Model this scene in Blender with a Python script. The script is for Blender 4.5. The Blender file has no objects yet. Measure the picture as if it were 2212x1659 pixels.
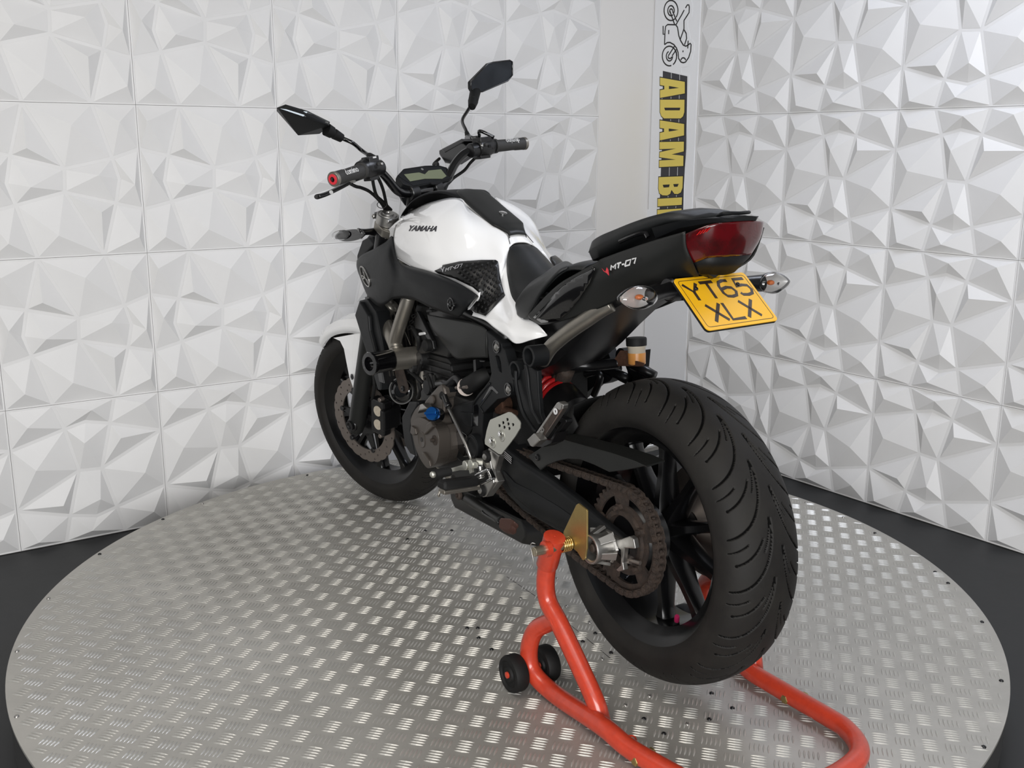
import bpy, bmesh, math
import numpy as np
from mathutils import Vector, Matrix
from mathutils.geometry import tessellate_polygon
D = bpy.data
SC = bpy.context.scene
COL = SC.collection
pi = math.pi
rng = np.random.default_rng(7)

# ------------------------------------------------------------------ camera
FPX, PITCH, ROLL, CAMH = 2189.94, 0.22802, 0.003, 1.13018
IW, IH = 2212, 1659
cf = np.array([0, math.cos(PITCH), -math.sin(PITCH)])
_u = np.array([0, math.sin(PITCH), math.cos(PITCH)]); _x = np.array([1.0, 0, 0])
cr = math.cos(ROLL) * _x + math.sin(ROLL) * _u
cu = -math.sin(ROLL) * _x + math.cos(ROLL) * _u
cam_d = D.cameras.new('camera'); cam = D.objects.new('camera', cam_d); COL.objects.link(cam)
cam_d.sensor_width = 36; cam_d.lens = FPX / IW * 36; cam_d.clip_start = 0.02
cam.matrix_world = Matrix(((cr[0], cu[0], -cf[0], 0), (cr[1], cu[1], -cf[1], 0), (cr[2], cu[2], -cf[2], CAMH), (0, 0, 0, 1)))
SC.camera = cam
O = np.array([0, 0, CAMH])

# ------------------------------------------------------------------ world, lights, exposure
SC.view_settings.view_transform = 'Standard'; SC.view_settings.look = 'None'
SC.view_settings.gamma = 1; SC.view_settings.use_curve_mapping = False
SC.view_settings.exposure = 0.40
w = D.worlds.new('world'); SC.world = w; w.use_nodes = True
w.node_tree.nodes['Background'].inputs[0].default_value = (0.9, 0.95, 1, 1)
w.node_tree.nodes['Background'].inputs[1].default_value = 0.25
SC.cycles.max_bounces = 8; SC.cycles.use_denoising = True
SC.cycles.sample_clamp_indirect = 6

def area(name, loc, target, sx, sy, power, col):
    l = D.lights.new(name, 'AREA'); l.shape = 'RECTANGLE'; l.size = sx; l.size_y = sy; l.energy = power; l.color = col
    o = D.objects.new(name, l); COL.objects.link(o); o.location = loc
    o.rotation_euler = (Vector(target) - Vector(loc)).to_track_quat('-Z', 'Y').to_euler()
    return o
CEIL = 2.55
area('ceiling_light_panel', (-0.9, 0.9, CEIL - .03), (-0.9, 0.9, 0), 1.2, 1.2, 18, (1.0, 0.95, 0.88))
area('ceiling_light_panel', (1.1, 2.5, CEIL - .03), (1.1, 2.5, 0), 0.9, 0.6, 16, (0.82, 0.87, 1.0))
area('ceiling_light_panel', (0.5, -0.9, CEIL - .03), (0.5, -0.9, 0), 1.8, 1.2, 15, (1.0, 0.98, 0.95))
area('open_door_daylight', (0.15, -2.5, 0.95), (0.0, 3.2, 0.8), 2.8, 1.8, 145, (0.985, 0.985, 0.985))

# ------------------------------------------------------------------ photo coordinates -> space
ZS = {'2': (660, 400, .27125), '3': (1080, 420, .29837), '4': (660, 700, .27125), '5': (1000, 700, .22604), '1': (560, 80, .31646),
      'a': (1100, 780, .43395), 'b': (1000, 1080, .4159), 'c': (660, 620, .16873), 'd': (860, 800, .15672), 'e': (1020, 720, .14467),
      'f': (900, 960, .12658), 'g': (1130, 1080, .15068), 'i': (1370, 0, .09644), 'j': (1370, 150, .1025), 'l': (1370, 310, .1025),
      'p': (1400, 560, .14467), '0': (0, 0, 1)}
def ray(s, x, y):
    a, b, k = ZS[s]
    return cf * FPX + cr * (a + x * k - IW / 2) - cu * (b + y * k - IH / 2)

# ------------------------------------------------------------------ materials
def mat(name, col, rough=.5, metal=0.0, bump=0.0, bscale=300.0, coat=0.0, vary=0.0, vscale=8.0, vcol=None, spec=.5, trans=0.0, emis=None, sheen=0, aniso=0):
    m = D.materials.new(name); m.use_nodes = True; nt = m.node_tree; b = nt.nodes['Principled BSDF']
    b.inputs['Base Color'].default_value = (*col, 1); b.inputs['Roughness'].default_value = rough
    b.inputs['Metallic'].default_value = metal; b.inputs['Specular IOR Level'].default_value = spec
    b.inputs['Coat Weight'].default_value = coat; b.inputs['Coat Roughness'].default_value = .04
    b.inputs['Transmission Weight'].default_value = trans
    if emis:
        b.inputs['Emission Color'].default_value = (*emis[0], 1); b.inputs['Emission Strength'].default_value = emis[1]
    tc = nt.nodes.new('ShaderNodeTexCoord')
    if bump:
        n = nt.nodes.new('ShaderNodeTexNoise'); n.inputs['Scale'].default_value = bscale; n.inputs['Detail'].default_value = 3
        nt.links.new(tc.outputs['Object'], n.inputs['Vector'])
        bp = nt.nodes.new('ShaderNodeBump'); bp.inputs['Strength'].default_value = bump; bp.inputs['Distance'].default_value = .002
        nt.links.new(n.outputs['Fac'], bp.inputs['Height']); nt.links.new(bp.outputs['Normal'], b.inputs['Normal'])
    if vary:
        n = nt.nodes.new('ShaderNodeTexNoise'); n.inputs['Scale'].default_value = vscale; n.inputs['Detail'].default_value = 6; n.inputs['Roughness'].default_value = .65
        nt.links.new(tc.outputs['Object'], n.inputs['Vector'])
        rp = nt.nodes.new('ShaderNodeValToRGB'); rp.color_ramp.elements[0].position = .38; rp.color_ramp.elements[1].position = .68
        rp.color_ramp.elements[0].color = (*col, 1); rp.color_ramp.elements[1].color = (*(vcol or [c * (1 - vary) for c in col]), 1)
        nt.links.new(n.outputs['Fac'], rp.inputs['Fac']); nt.links.new(rp.outputs['Color'], b.inputs['Base Color'])
        mr = nt.nodes.new('ShaderNodeMapRange'); mr.inputs['To Min'].default_value = max(.02, rough - .08); mr.inputs['To Max'].default_value = min(1, rough + .12)
        nt.links.new(n.outputs['Fac'], mr.inputs['Value']); nt.links.new(mr.outputs['Result'], b.inputs['Roughness'])
    return m
M = {}
M['panel'] = mat('white_wall_panel', (.74, .735, .73), .55, bump=.02, bscale=40, vary=.03, vscale=2.5)
M['paint'] = mat('wall_paint', (.72, .705, .685), .6)
M['paint_white'] = mat('white_board', (.82, .825, .84), .35)
M['gap'] = mat('panel_gap', (.30, .29, .28), .9)
M['floor'] = mat('dark_floor', (.012, .0125, .014), .55, bump=.15, bscale=25, vary=.5, vscale=9, vcol=(.018, .019, .02))
M['ceiling'] = mat('ceiling_grey', (.32, .32, .32), .8)
M['back'] = mat('dark_back_wall', (.09, .09, .09), .8)
M['alu'] = mat('checker_aluminium', (.47, .455, .42), .46, .5, bump=.06, bscale=60, vary=.15, vscale=5)
M['bar'] = mat('checker_bar', (.58, .57, .535), .40, .6)
M['edge'] = mat('table_edge', (.03, .03, .03), .6)
M['white'] = mat('white_gloss_paint', (.84, .84, .84), .12, coat=.9)
M['matblack'] = mat('satin_black_plastic', (.0062, .0068, .0076), .48, spec=.26, bump=.05, bscale=900, vary=.1)
M['greyblack'] = mat('dark_grey_paint', (.011, .0115, .011), .42, spec=.33, bump=.04, bscale=1200)
M['rim'] = mat('black_wheel_paint', (.003, .003, .0033), .22, spec=.35)
M['nickel'] = mat('dull_nickel', (.42, .37, .28), .35, .9)
M['gloss'] = mat('gloss_black', (.003, .003, .0035), .12, coat=.5)
M['satin'] = mat('satin_black_metal', (.005, .005, .0055), .32)
M['rubber'] = mat('black_rubber', (.006, .006, .006), .65, spec=.3, bump=.1, bscale=500)
M['vinyl'] = mat('seat_vinyl', (.006, .0068, .0072), .38, bump=.35, bscale=1500)
M['tyre'] = mat('tyre_rubber', (.0082, .0072, .0065), .66, spec=.33, bump=.12, bscale=160, vary=.5, vscale=14, vcol=(.014, .0125, .0105))
M['cast'] = mat('dark_cast_engine', (.012, .012, .012), .5, .2, bump=.2, bscale=350)
M['bronze'] = mat('bronze_grey_cover', (.085, .073, .063), .4, .5, bump=.12, bscale=500)
M['silver'] = mat('brushed_silver', (.44, .43, .41), .38, 1.0, vary=.15, vscale=30)
M['champ'] = mat('grey_frame_tube', (.30, .28, .245), .36, .85, vary=.12, vscale=18)
M['chrome'] = mat('chrome', (.8, .8, .8), .1, 1.0)
M['heel'] = mat('satin_aluminium', (.62, .62, .56), .42, .9)
M['rust'] = mat('rusty_steel', (.055, .038, .029), .7, .3, bump=.5, bscale=250, vary=.4, vscale=60, vcol=(.028, .022, .019))
M['rustlight'] = mat('rusty_bracket', (.10, .045, .025), .8, .2, bump=.4, bscale=200, vary=.5, vscale=40)
M['groove'] = mat('tyre_groove', (.0022, .0021, .002), .85, spec=.1)
M['disc'] = mat('brake_disc_steel', (.22, .19, .17), .45, .8, bump=.1, bscale=300)
M['red'] = mat('red_spring', (.45, .012, .014), .3, coat=.4)
M['orange'] = mat('orange_red_enamel', (.52, .048, .020), .3, coat=.35, vary=.25, vscale=70, vcol=(.43, .038, .017))
M['gold'] = mat('gold_zinc', (.42, .31, .12), .42, .85, vary=.15, vscale=25)
M['goldbright'] = mat('bright_gold_zinc', (.72, .52, .2), .22, 1.0)
M['plate'] = mat('yellow_plate', (.86, .46, .008), .38)
M['ink'] = mat('black_ink', (.012, .010, .010), .5)
M['plateink'] = mat('plate_letter_black', (.035, .02, .012), .5)
M['yellow'] = mat('yellow_letter', (.76, .60, .12), .45)
M['road'] = mat('sign_dark_grey', (.035, .034, .04), .5)
M['greytext'] = mat('grey_lettering', (.33, .33, .34), .4)
M['silvertext'] = mat('silver_lettering', (.62, .62, .62), .35)
M['blue'] = mat('blue_anodised', (.02, .16, .55), .25, .9)
M['redcap'] = mat('red_grip_end', (.62, .03, .045), .4)
M['pink'] = mat('pink_valve_cap', (.6, .03, .14), .3, .6)
M['lens_red'] = mat('red_tail_lens', (.085, .003, .005), .14, coat=.5, vary=.5, vscale=22, vcol=(.022, .004, .004))
M['lens_lit'] = mat('tail_reflector', (.7, .02, .02), .2)
M['lens_clear'] = mat('clear_lens', (.95, .95, .95), .03, trans=1.0)
M['amber'] = mat('amber_bulb', (.75, .18, .03), .25)
M['reflector'] = mat('lamp_reflector', (.82, .81, .79), .4, .35)
M['lcd'] = mat('lcd_screen', (.17, .19, .12), .25, coat=.6)
M['mirror'] = mat('mirror_glass', (.035, .038, .042), .06, 1.0)  # near-black tint painted in place of a dark room's reflection
M['mirrorlit'] = mat('mirror_glass_grey_reflection', (.10, .105, .10), .2, 1.0)  # lighter copy for the left glass, its grey reflection put into the colour
M['fluid'] = mat('amber_fluid', (.55, .24, .06), .3)
M['resv'] = mat('cloudy_plastic', (.45, .40, .32), .35)
M['brown'] = mat('brown_side_stand_foot', (.05, .017, .011), .55, bump=.2)
M['grip'] = mat('grip_rubber', (.028, .027, .026), .6, bump=.3, bscale=900)
M['green'] = mat('radiator_fins', (.05, .045, .04), .5, .5)
M['padblack'] = mat('tank_pad_rubber', (.0045, .0045, .0045), .35, bump=.15, bscale=700)

# ------------------------------------------------------------------ mesh helpers
def finish(me, o, m, smooth, parent):
    for i in (m if isinstance(m, (list, tuple)) else [m]): me.materials.append(M[i])
    if smooth:
        me.polygons.foreach_set('use_smooth', [True] * len(me.polygons))
        if smooth is not True: me.set_sharp_from_angle(angle=math.radians(smooth))
    if parent is not None: o.parent = parent
    return o
def obj(name, V, F, m, parent=None, smooth=35, bevel=0, solid=0, sub=0, mi=None):
    me = D.meshes.new(name); me.from_pydata([tuple(map(float, v)) for v in V], [], [tuple(map(int, f)) for f in F]); me.update()
    bm = bmesh.new(); bm.from_mesh(me); bmesh.ops.recalc_face_normals(bm, faces=bm.faces); bm.to_mesh(me); bm.free()
    if mi is not None and len(mi) == len(me.polygons): me.polygons.foreach_set('material_index', mi)
    o = D.objects.new(name, me); COL.objects.link(o)
    finish(me, o, m, smooth, parent)
    if solid:
        k = o.modifiers.new('s', 'SOLIDIFY'); k.thickness = solid; k.offset = -1
    if bevel:
        k = o.modifiers.new('b', 'BEVEL'); k.width = bevel; k.segments = 2; k.limit_method = 'ANGLE'; k.angle_limit = math.radians(35); k.harden_normals = False
    if sub:
        k = o.modifiers.new('u', 'SUBSURF'); k.levels = sub; k.render_levels = sub
    return o
def merge(*parts):
    V, F = [], []
    for v, f in parts:
        n = len(V); V += [tuple(p) for p in v]; F += [tuple(i + n for i in q) for q in f]
    return V, F
def setp(o, label=None, cat=None, group=None, kind=None):
    if label: o['label'] = label
    if cat: o['category'] = cat
    if group: o['group'] = group
    if kind: o['kind'] = kind
    return o
def smoothpath(P, n=6, closed=False):
    P = np.array(P, float)
    if len(P) < 3 and not closed: return P
    out = []; N = len(P)
    rngi = range(N) if closed else range(N - 1)
    for i in rngi:
        if closed: a, b, c, d = P[(i - 1) % N], P[i], P[(i + 1) % N], P[(i + 2) % N]
        else: a, b, c, d = P[max(i - 1, 0)], P[i], P[i + 1], P[min(i + 2, N - 1)]
        for t in np.linspace(0, 1, n, endpoint=False):
            out.append(.5 * ((2 * b) + (-a + c) * t + (2 * a - 5 * b + 4 * c - d) * t * t + (-a + 3 * b - 3 * c + d) * t ** 3))
    if not closed: out.append(P[-1])
    return np.array(out)
def tube(P, r, seg=12, smooth=0, caps=True, closed=False, sq=None):
    """sweep a circle (or ellipse sq=(a,b,up)) along P; r scalar or list"""
    P = np.array(P, float); R = np.ones(len(P)) * r if np.isscalar(r) else np.array(r, float)
    if smooth:
        PR = smoothpath(np.c_[P, R], smooth, closed); P, R = PR[:, :3], PR[:, 3]
    N = len(P)
    T = np.zeros_like(P)
    for i in range(N):
        a = P[(i + 1) % N] if closed or i < N - 1 else P[i]; b = P[i - 1] if closed or i > 0 else P[i]
        T[i] = (a - b) / (np.linalg.norm(a - b) + 1e-12)
    up = np.array(sq[2], float) if sq else (np.array([0, 0, 1.]) if abs(T[0][2]) < .9 else np.array([1., 0, 0]))
    V, F = [], []; nrm = np.cross(np.cross(T[0], up), T[0]); nrm /= np.linalg.norm(nrm)
    for i in range(N):
        nrm = nrm - T[i] * (nrm @ T[i]); nrm /= np.linalg.norm(nrm); bn = np.cross(T[i], nrm)
        sa, sb = (sq[0], sq[1]) if sq else (1, 1)
        for k in range(seg):
            t = 2 * pi * k / seg
            V.append(P[i] + R[i] * (math.cos(t) * nrm * sa + math.sin(t) * bn * sb))
    for i in range(N if closed else N - 1):
        j = (i + 1) % N
        for k in range(seg):
            F.append((i * seg + k, i * seg + (k + 1) % seg, j * seg + (k + 1) % seg, j * seg + k))
    if caps and not closed:
        F.append(tuple(range(seg))[::-1]); F.append(tuple((N - 1) * seg + k for k in range(seg)))
    return V, F
def lathe(prof, o, ax, seg=48, closed=False, ph=0):
    """prof: list of (t along axis, radius)"""
    o = np.array(o, float); ax = np.array(ax, float); ax /= np.linalg.norm(ax)
    u = np.cross(ax, [0, 0, 1.]) if abs(ax[2]) < .9 else np.cross(ax, [1., 0, 0]); u /= np.linalg.norm(u); v = np.cross(ax, u)
    V, F = [], []; n = len(prof)
    for t, r in prof:
        for k in range(seg):
            a = 2 * pi * k / seg + ph; V.append(o + ax * t + r * (math.cos(a) * u + math.sin(a) * v))
    for i in range(n if closed else n - 1):
        j = (i + 1) % n
        for k in range(seg): F.append((i * seg + k, i * seg + (k + 1) % seg, j * seg + (k + 1) % seg, j * seg + k))
    if not closed:
        if prof[0][1] > 1e-5: F.append(tuple(range(seg)))
        if prof[-1][1] > 1e-5: F.append(tuple((n - 1) * seg + k for k in range(seg)))
    return V, F
def prism(P, d, holes=()):
    """polygon P (3D points in a plane) extruded by vector d, with holes"""
    P = [np.array(p, float) for p in P]; d = np.array(d, float)
    loops = [P] + [[np.array(p, float) for p in h] for h in holes]
    flat = [p for l in loops for p in l]; n = len(flat)
    tr = tessellate_polygon([[Vector(p) for p in l] for l in loops])
    V = flat + [p + d for p in flat]
    F = [tuple(t) for t in tr] + [tuple(i + n for i in t)[::-1] for t in tr] if holes or len(P) > 4 else [tuple(range(n)), tuple(range(2 * n - 1, n - 1, -1))]
    b = 0
    for l in loops:
        m = len(l)
        for i in range(m): F.append((b + i, b + (i + 1) % m, b + n + (i + 1) % m, b + n + i))
        b += m
    return V, F
def box(c, u, v, w):
    """centre and three half-extent vectors"""
    c, u, v, w = map(lambda q: np.array(q, float), (c, u, v, w))
    V = [c + a * u + b * v + e * w for a in (-1, 1) for b in (-1, 1) for e in (-1, 1)]
    return V, [(0, 1, 3, 2), (4, 6, 7, 5), (0, 4, 5, 1), (2, 3, 7, 6), (0, 2, 6, 4), (1, 5, 7, 3)]
def loft(secs, caps=True, closed=True):
    n = len(secs[0]); V = [p for s in secs for p in s]; F = []
    for i in range(len(secs) - 1):
        for k in range(n if closed else n - 1):
            F.append((i * n + k, i * n + (k + 1) % n, (i + 1) * n + (k + 1) % n, (i + 1) * n + k))
    if caps and closed: F += [tuple(range(n))[::-1], tuple((len(secs) - 1) * n + k for k in range(n))]
    return V, F
def densegrid(rows, nu=4, nv=4):
    """rows x cols of 3D points -> smooth dense grid"""
    G = np.array(rows, float)
    A = np.array([smoothpath(r, nv) for r in G])
    B_ = np.array([smoothpath(A[:, j], nu) for j in range(A.shape[1])]).transpose(1, 0, 2)
    n, m = B_.shape[:2]
    F = [(i * m + j, i * m + j + 1, (i + 1) * m + j + 1, (i + 1) * m + j) for i in range(n - 1) for j in range(m - 1)]
    return B_.reshape(-1, 3), F
def ell(c, u, v, w, nu=20, nv=12):
    c, u, v, w = map(lambda q: np.array(q, float), (c, u, v, w)); V, F = [], []
    for i in range(nv + 1):
        th = pi * i / nv
        for k in range(nu):
            ph = 2 * pi * k / nu; V.append(c + w * math.cos(th) + math.sin(th) * (u * math.cos(ph) + v * math.sin(ph)))
    for i in range(nv):
        for k in range(nu): F.append((i * nu + k, i * nu + (k + 1) % nu, (i + 1) * nu + (k + 1) % nu, (i + 1) * nu + k))
    return V, F
def ribbon(path, w, h, N, side=None):
    """flat stroke of width w and height h on a surface with normal N"""
    P = np.array(path, float); N = np.array(N, float); out = []; n = len(P)
    for i in range(n):
        t = P[min(i + 1, n - 1)] - P[max(i - 1, 0)]; t /= np.linalg.norm(t) + 1e-12; s = np.cross(N, t); out.append((P[i] - s * w / 2, P[i] + s * w / 2))
    V = [p for a, b in out for p in (a, b, b + N * h, a + N * h)]; F = []
    for i in range(n - 1):
        for k in range(4): F.append((4 * i + k, 4 * i + (k + 1) % 4, 4 * i + 4 + (k + 1) % 4, 4 * i + 4 + k))
    F += [(0, 1, 2, 3), (4 * n - 1, 4 * n - 2, 4 * n - 3, 4 * n - 4)]
    return V, F
def text2d(s, bold=0.0):
    c = D.curves.new('t', 'FONT'); c.body = s; c.size = 1; c.offset = bold; c.extrude = .5; c.resolution_u = 3
    o = D.objects.new('t', c); COL.objects.link(o); dg = bpy.context.evaluated_depsgraph_get()
    me = o.evaluated_get(dg).to_mesh(); V = np.array([v.co[:] for v in me.vertices]); F = [tuple(p.vertices) for p in me.polygons]
    o.evaluated_get(dg).to_mesh_clear(); D.objects.remove(o); D.curves.remove(c)
    mn, mx = V.min(0), V.max(0); V[:, 0] = (V[:, 0] - mn[0]) / (mx[0] - mn[0]); V[:, 1] = (V[:, 1] - mn[1]) / (mx[1] - mn[1]); V[:, 2] = V[:, 2] + .5
    return V, F
def textmap(s, fn, bold=0.0):
    V, F = text2d(s, bold); return [fn(v[0], v[1], v[2]) for v in V], F
# ------------------------------------------------------------------ the room
S_ = .4649; Z1 = 1.26178; FZ = Z1 - 3 * S_ ; FLOOR = -.1355
LX, LY, LA = -1.18791, 3.30731, .59158
RX, RY, RA = .75625, 4.28639, -.94623
def wallframe(x, y, a): return np.array([x, y, Z1]), np.array([math.cos(a), math.sin(a), 0]), np.array([math.sin(a), -math.cos(a), 0])
LWF, RWF = wallframe(LX, LY, LA), wallframe(RX, RY, RA)
def wp(fr, c, r, h=0.0): return fr[0] + fr[1] * c * S_ - np.array([0, 0, (r - 1) * S_]) + fr[2] * h
def wr(s, x, y, h=.0):      # photo point on the right wall, at height h off it
    d = ray(s, x, y); o, u, n = RWF; P0 = o + n * h; return O + d * (((P0 - O) @ n) / (d @ n))
NOD = dict(T1=(.29, 0), T2=(.697, 0), B1=(.29, 1), B2=(.697, 1), L1=(0, .283), L2=(0, .71), R1=(1, .283), R2=(1, .705), N1=(.353, .18), N2=(.652, .18), N3=(.492, .144),
           N4=(.42, .49), N5=(.572, .5), N6=(.335, .808), N7=(.65, .805), N8=(.51, .846), TL=(0, 0), TR=(1, 0), BR=(1, 1), BL=(0, 1))
PY = [('TL T1 N1 L1', .115, .124), ('T1 T2 N2 N3 N1', .53, .057), ('T2 TR R1 N2', .885, .054), ('L1 N1 N4 L2', .14, .43), ('N1 N3 N2 N5 N4', .463, .287), ('N2 R1 N5', .708, .288),
      ('L2 N4 N6', .288, .713), ('N4 N5 N7 N8 N6', .535, .712), ('N5 R1 R2 N7', .853, .572), ('L2 N6 B1 BL', .108, .946), ('N6 N8 N7 B2 B1', .46, .934), ('N7 R2 BR B2', .893, .879)]
def inset(P, d):
    P = np.array(P, float); n = len(P); out = []
    A = sum(P[i][0] * P[(i + 1) % n][1] - P[(i + 1) % n][0] * P[i][1] for i in range(n)); sg = 1 if A > 0 else -1
    for i in range(n):
        a, b, c = P[i - 1], P[i], P[(i + 1) % n]
        e1 = (b - a) / np.linalg.norm(b - a); e2 = (c - b) / np.linalg.norm(c - b)
        n1 = np.array([-e1[1], e1[0]]) * sg; n2 = np.array([-e2[1], e2[0]]) * sg
        k = (n1 + n2) / max(.12, 1 + n1 @ n2); L = np.linalg.norm(k)
        if L > 3.2: k *= 3.2 / L
        out.append(b + k * d)
    return out
def panelmesh(fr, c0, r0, rotate, V, F):
    g = .0014
    def P(x, y, h):
        if rotate: x, y = 1 - y, x
        x = g + x * (1 - 2 * g); y = g + y * (1 - 2 * g)
        return wp(fr, c0 + x, r0 + y, h)
    def add(pts):
        n = len(V); V.extend(pts); return n
    n = add([P(0, 0, 0), P(1, 0, 0), P(1, 1, 0), P(0, 1, 0), P(0, 0, -.006), P(1, 0, -.006), P(1, 1, -.006), P(0, 1, -.006)])
    F.append((n, n + 1, n + 2, n + 3))
    for k in range(4): F.append((n + k, n + (k + 1) % 4, n + 4 + (k + 1) % 4, n + 4 + k))
    for ids, ax, ay in PY:
        q = inset([NOD[i] for i in ids.split()], .0115); m = len(q)
        n = add([P(a, b, .0006) for a, b in q] + [P(ax, ay, .0245)])
        for k in range(m): F.append((n + k, n + (k + 1) % m, n + m))
ROT_L = {(-2, 2), (-1, 2), (0, 2), (-2, 1), (-1, 1), (0, 1), (1, 1), (-2, 0), (-1, 0), (0, 0), (1, 0), (-1, -1), (0, -1), (1, -1)}
def build_wall(name, fr, cols, flat, far, rots, flatmat):
    V, F = [], []
    for c in cols:
        for r in range(-1, 4): panelmesh(fr, c, r, (c, r) in rots, V, F)
    k1 = len(F)
    # backing wall, and the plain strip towards the corner
    def slab(c0, c1, h0, h1, z0=FLOOR, z1=CEIL):
        n = len(V)
        for c, h in ((c0, h0), (c1, h0), (c1, h1), (c0, h1)):
            for z in (z0, z1):
                p = wp(fr, c, 1, h); V.append((p[0], p[1], z))
        F.extend([(n, n + 2, n + 3, n + 1), (n + 2, n + 4, n + 5, n + 3), (n + 4, n + 6, n + 7, n + 5), (n + 6, n, n + 1, n + 7), (n, n + 2, n + 4, n + 6), (n + 1, n + 3, n + 5, n + 7)])
    slab(far[0], far[1], -.06, -.005); k2 = len(F)
    slab(flat[0], flat[1], -.02, .0)
    mi = [0] * k1 + [1] * (k2 - k1) + [2] * (len(F) - k2)
    o = obj(name, V, F, ['panel', 'gap', flatmat], None, smooth=False, mi=mi)
    return setp(o, kind='structure')
CORNL, CORNR = 4.626, -.584
build_wall('wall_left', LWF, range(-5, 4), (4.0, CORNL + .02), (-9, CORNL + .1), ROT_L, 'paint')
build_wall('wall_right', RWF, range(0, 8), (CORNR - .02, -.002), (CORNR - .1, 12), {(0, 3)}, 'paint')
def plane(name, pts, m, kind='structure', th=(0, 0, -.02)):
    V, F = prism(pts, th); return setp(obj(name, V, F, m, smooth=False), kind=kind)
a_ = wp(LWF, -9, 1); b_ = wp(RWF, 12, 1)
c_ = wp(LWF, CORNL + .2, 1, -.05); BACKY = -2.6
plane('floor', [(-5.2, BACKY - .1, FLOOR), (5.2, BACKY - .1, FLOOR), (5.2, 5.0, FLOOR), (-5.2, 5.0, FLOOR)], 'floor')
plane('ceiling', [(-5.2, BACKY - .1, CEIL), (5.2, BACKY - .1, CEIL), (5.2, 5.0, CEIL), (-5.2, 5.0, CEIL)], 'ceiling', th=(0, 0, .02))
plane('wall_back', [(-5.2, BACKY, FLOOR), (5.2, BACKY, FLOOR), (5.2, BACKY, CEIL), (-5.2, BACKY, CEIL)], 'back', th=(0, -.05, 0))

# ------------------------------------------------------------------ the shop sign on the right wall
NR = RWF[2]
sign = D.objects.new('shop_sign', None); COL.objects.link(sign); p = wp(RWF, -.3, 1, .004); sign.location = (p[0], p[1], FLOOR)
setp(sign, 'tall white wall board with black motorbike line drawing and yellow ADAM BI letters', 'sign')
SO = np.array([p[0], p[1], FLOOR])
def sg(name, VF, m, **k): return obj(name, [np.array(v) - SO for v in VF[0]], VF[1], m, sign, **k)
H0 = .006
q = [wp(RWF, c, 1, .0005) for c in (-.575, -.012)]
sg('board', prism([(q[0][0], q[0][1], FLOOR + .002), (q[1][0], q[1][1], FLOOR + .002), (q[1][0], q[1][1], CEIL - .02), (q[0][0], q[0][1], CEIL - .02)], NR * (H0 - .0005)), 'paint_white', smooth=False)
def W(s, pts, h=H0): return [wr(s, x, y, h) for x, y in pts]
# die-cut sticker, slightly proud of the board
out = W('i', [(640, 0), (585, 110), (562, 230), (565, 370), (640, 470), (575, 520), (567, 820), (610, 865), (610, 1030), (560, 1180), (552, 1330), (590, 1510), (590, 1620)]) + \
    W('j', [(555, 65), (482, 80), (470, 600), (455, 1600)]) + W('l', [(440, 400), (405, 1395), (315, 1410), (265, 1355), (155, 1370), (115, 1650)]) + \
    W('l', [(100, 2300), (1010, 2300), (1045, 1400), (1090, 0)]) + W('j', [(1175, 125), (1005, 75)]) + W('i', [(1060, 1520), (1210, 1485), (1300, 1350), (1355, 1100), (1350, 950), (1290, 885), (1260, 880), (1235, 700), (1205, 600), (1205, 480), (1300, 370), (1320, 150), (1290, 0)]) + W('i', [(1290, -200), (640, -200)])
st = prism(out, NR * .0012)
sg('sticker_backing', st, 'paint_white', smooth=False)
H1 = H0 + .0012
road = W('j', [(605, 30), (1120, 145), (1095, 1659)], H1) + W('l', [(1045, 900), (1010, 2300), (515, 2300), (550, 900), (590, 0)], H1) + W('j', [(600, 900)], H1)
sg('road_strip', prism(road, NR * .0006), 'road', smooth=False)
H2 = H1 + .0008
LET = [('j', [(548, 170), (1068, 262), (1068, 505), (548, 600), (548, 435), (638, 420), (638, 345), (548, 330)], [[(732, 348), (950, 388), (732, 416)]]),
       ('j', [(548, 638), (1062, 638), (1058, 900), (1030, 990), (980, 1032), (630, 1032), (575, 980), (548, 900)], [[(632, 806), (975, 806), (960, 862), (650, 862)]]),
       ('j', [(545, 1072), (1055, 1150), (1052, 1390), (545, 1495), (545, 1335), (632, 1318), (632, 1245), (545, 1232)], [[(728, 1245), (942, 1275), (728, 1310)]]),
       ('j', [(540, 1530), (1050, 1522), (1046, 1727), (790, 1790), (1040, 1820), (1035, 2035), (530, 2058), (532, 1920), (880, 1900), (535, 1850), (540, 1745), (880, 1668), (540, 1680)], []),
       ('l', [(520, 710), (1028, 690), (1020, 930), (985, 1030), (920, 1065), (850, 1060), (788, 975), (760, 1060), (700, 1095), (600, 1092), (535, 1050), (515, 950)], [[(600, 870), (750, 862), (735, 922), (620, 930)], [(822, 855), (940, 850), (915, 910), (840, 915)]]),
       ('l', [(500, 1165), (1010, 1135), (1003, 1292), (498, 1325)], []),
       ('l', [(490, 1400), (1000, 1370), (995, 1540), (800, 1545), (995, 1800), (760, 1700), (485, 1850), (700, 1570), (487, 1560)], []),
       ('l', [(190, 1640), (215, 1575), (330, 1570), (365, 1630), (365, 1900), (190, 1900)], [])]
for s, P, Hs in LET:
    # black keyline behind each letter
    P3 = W(s, P, H2); c0 = np.mean(P3, 0)
    e = [(P3[i] - P3[i - 1]) for i in range(len(P3))]
    ax1, ax2 = RWF[1], np.array([0, 0, -1.0])
    P2 = np.array([((q - c0) @ ax1, (q - c0) @ ax2) for q in P3]); P2o = inset(P2, -.0035)
    sg('letter_outline', prism([c0 + a * ax1 + b * ax2 for a, b in P2o], NR * .0004), 'ink', smooth=False)
    sg('letter', prism([q + NR * .0005 for q in P3], NR * .0005, [W(s, h, H2 + .0005) for h in Hs]), 'yellow', smooth=False)
V, F = [], []
lanes = []
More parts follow.
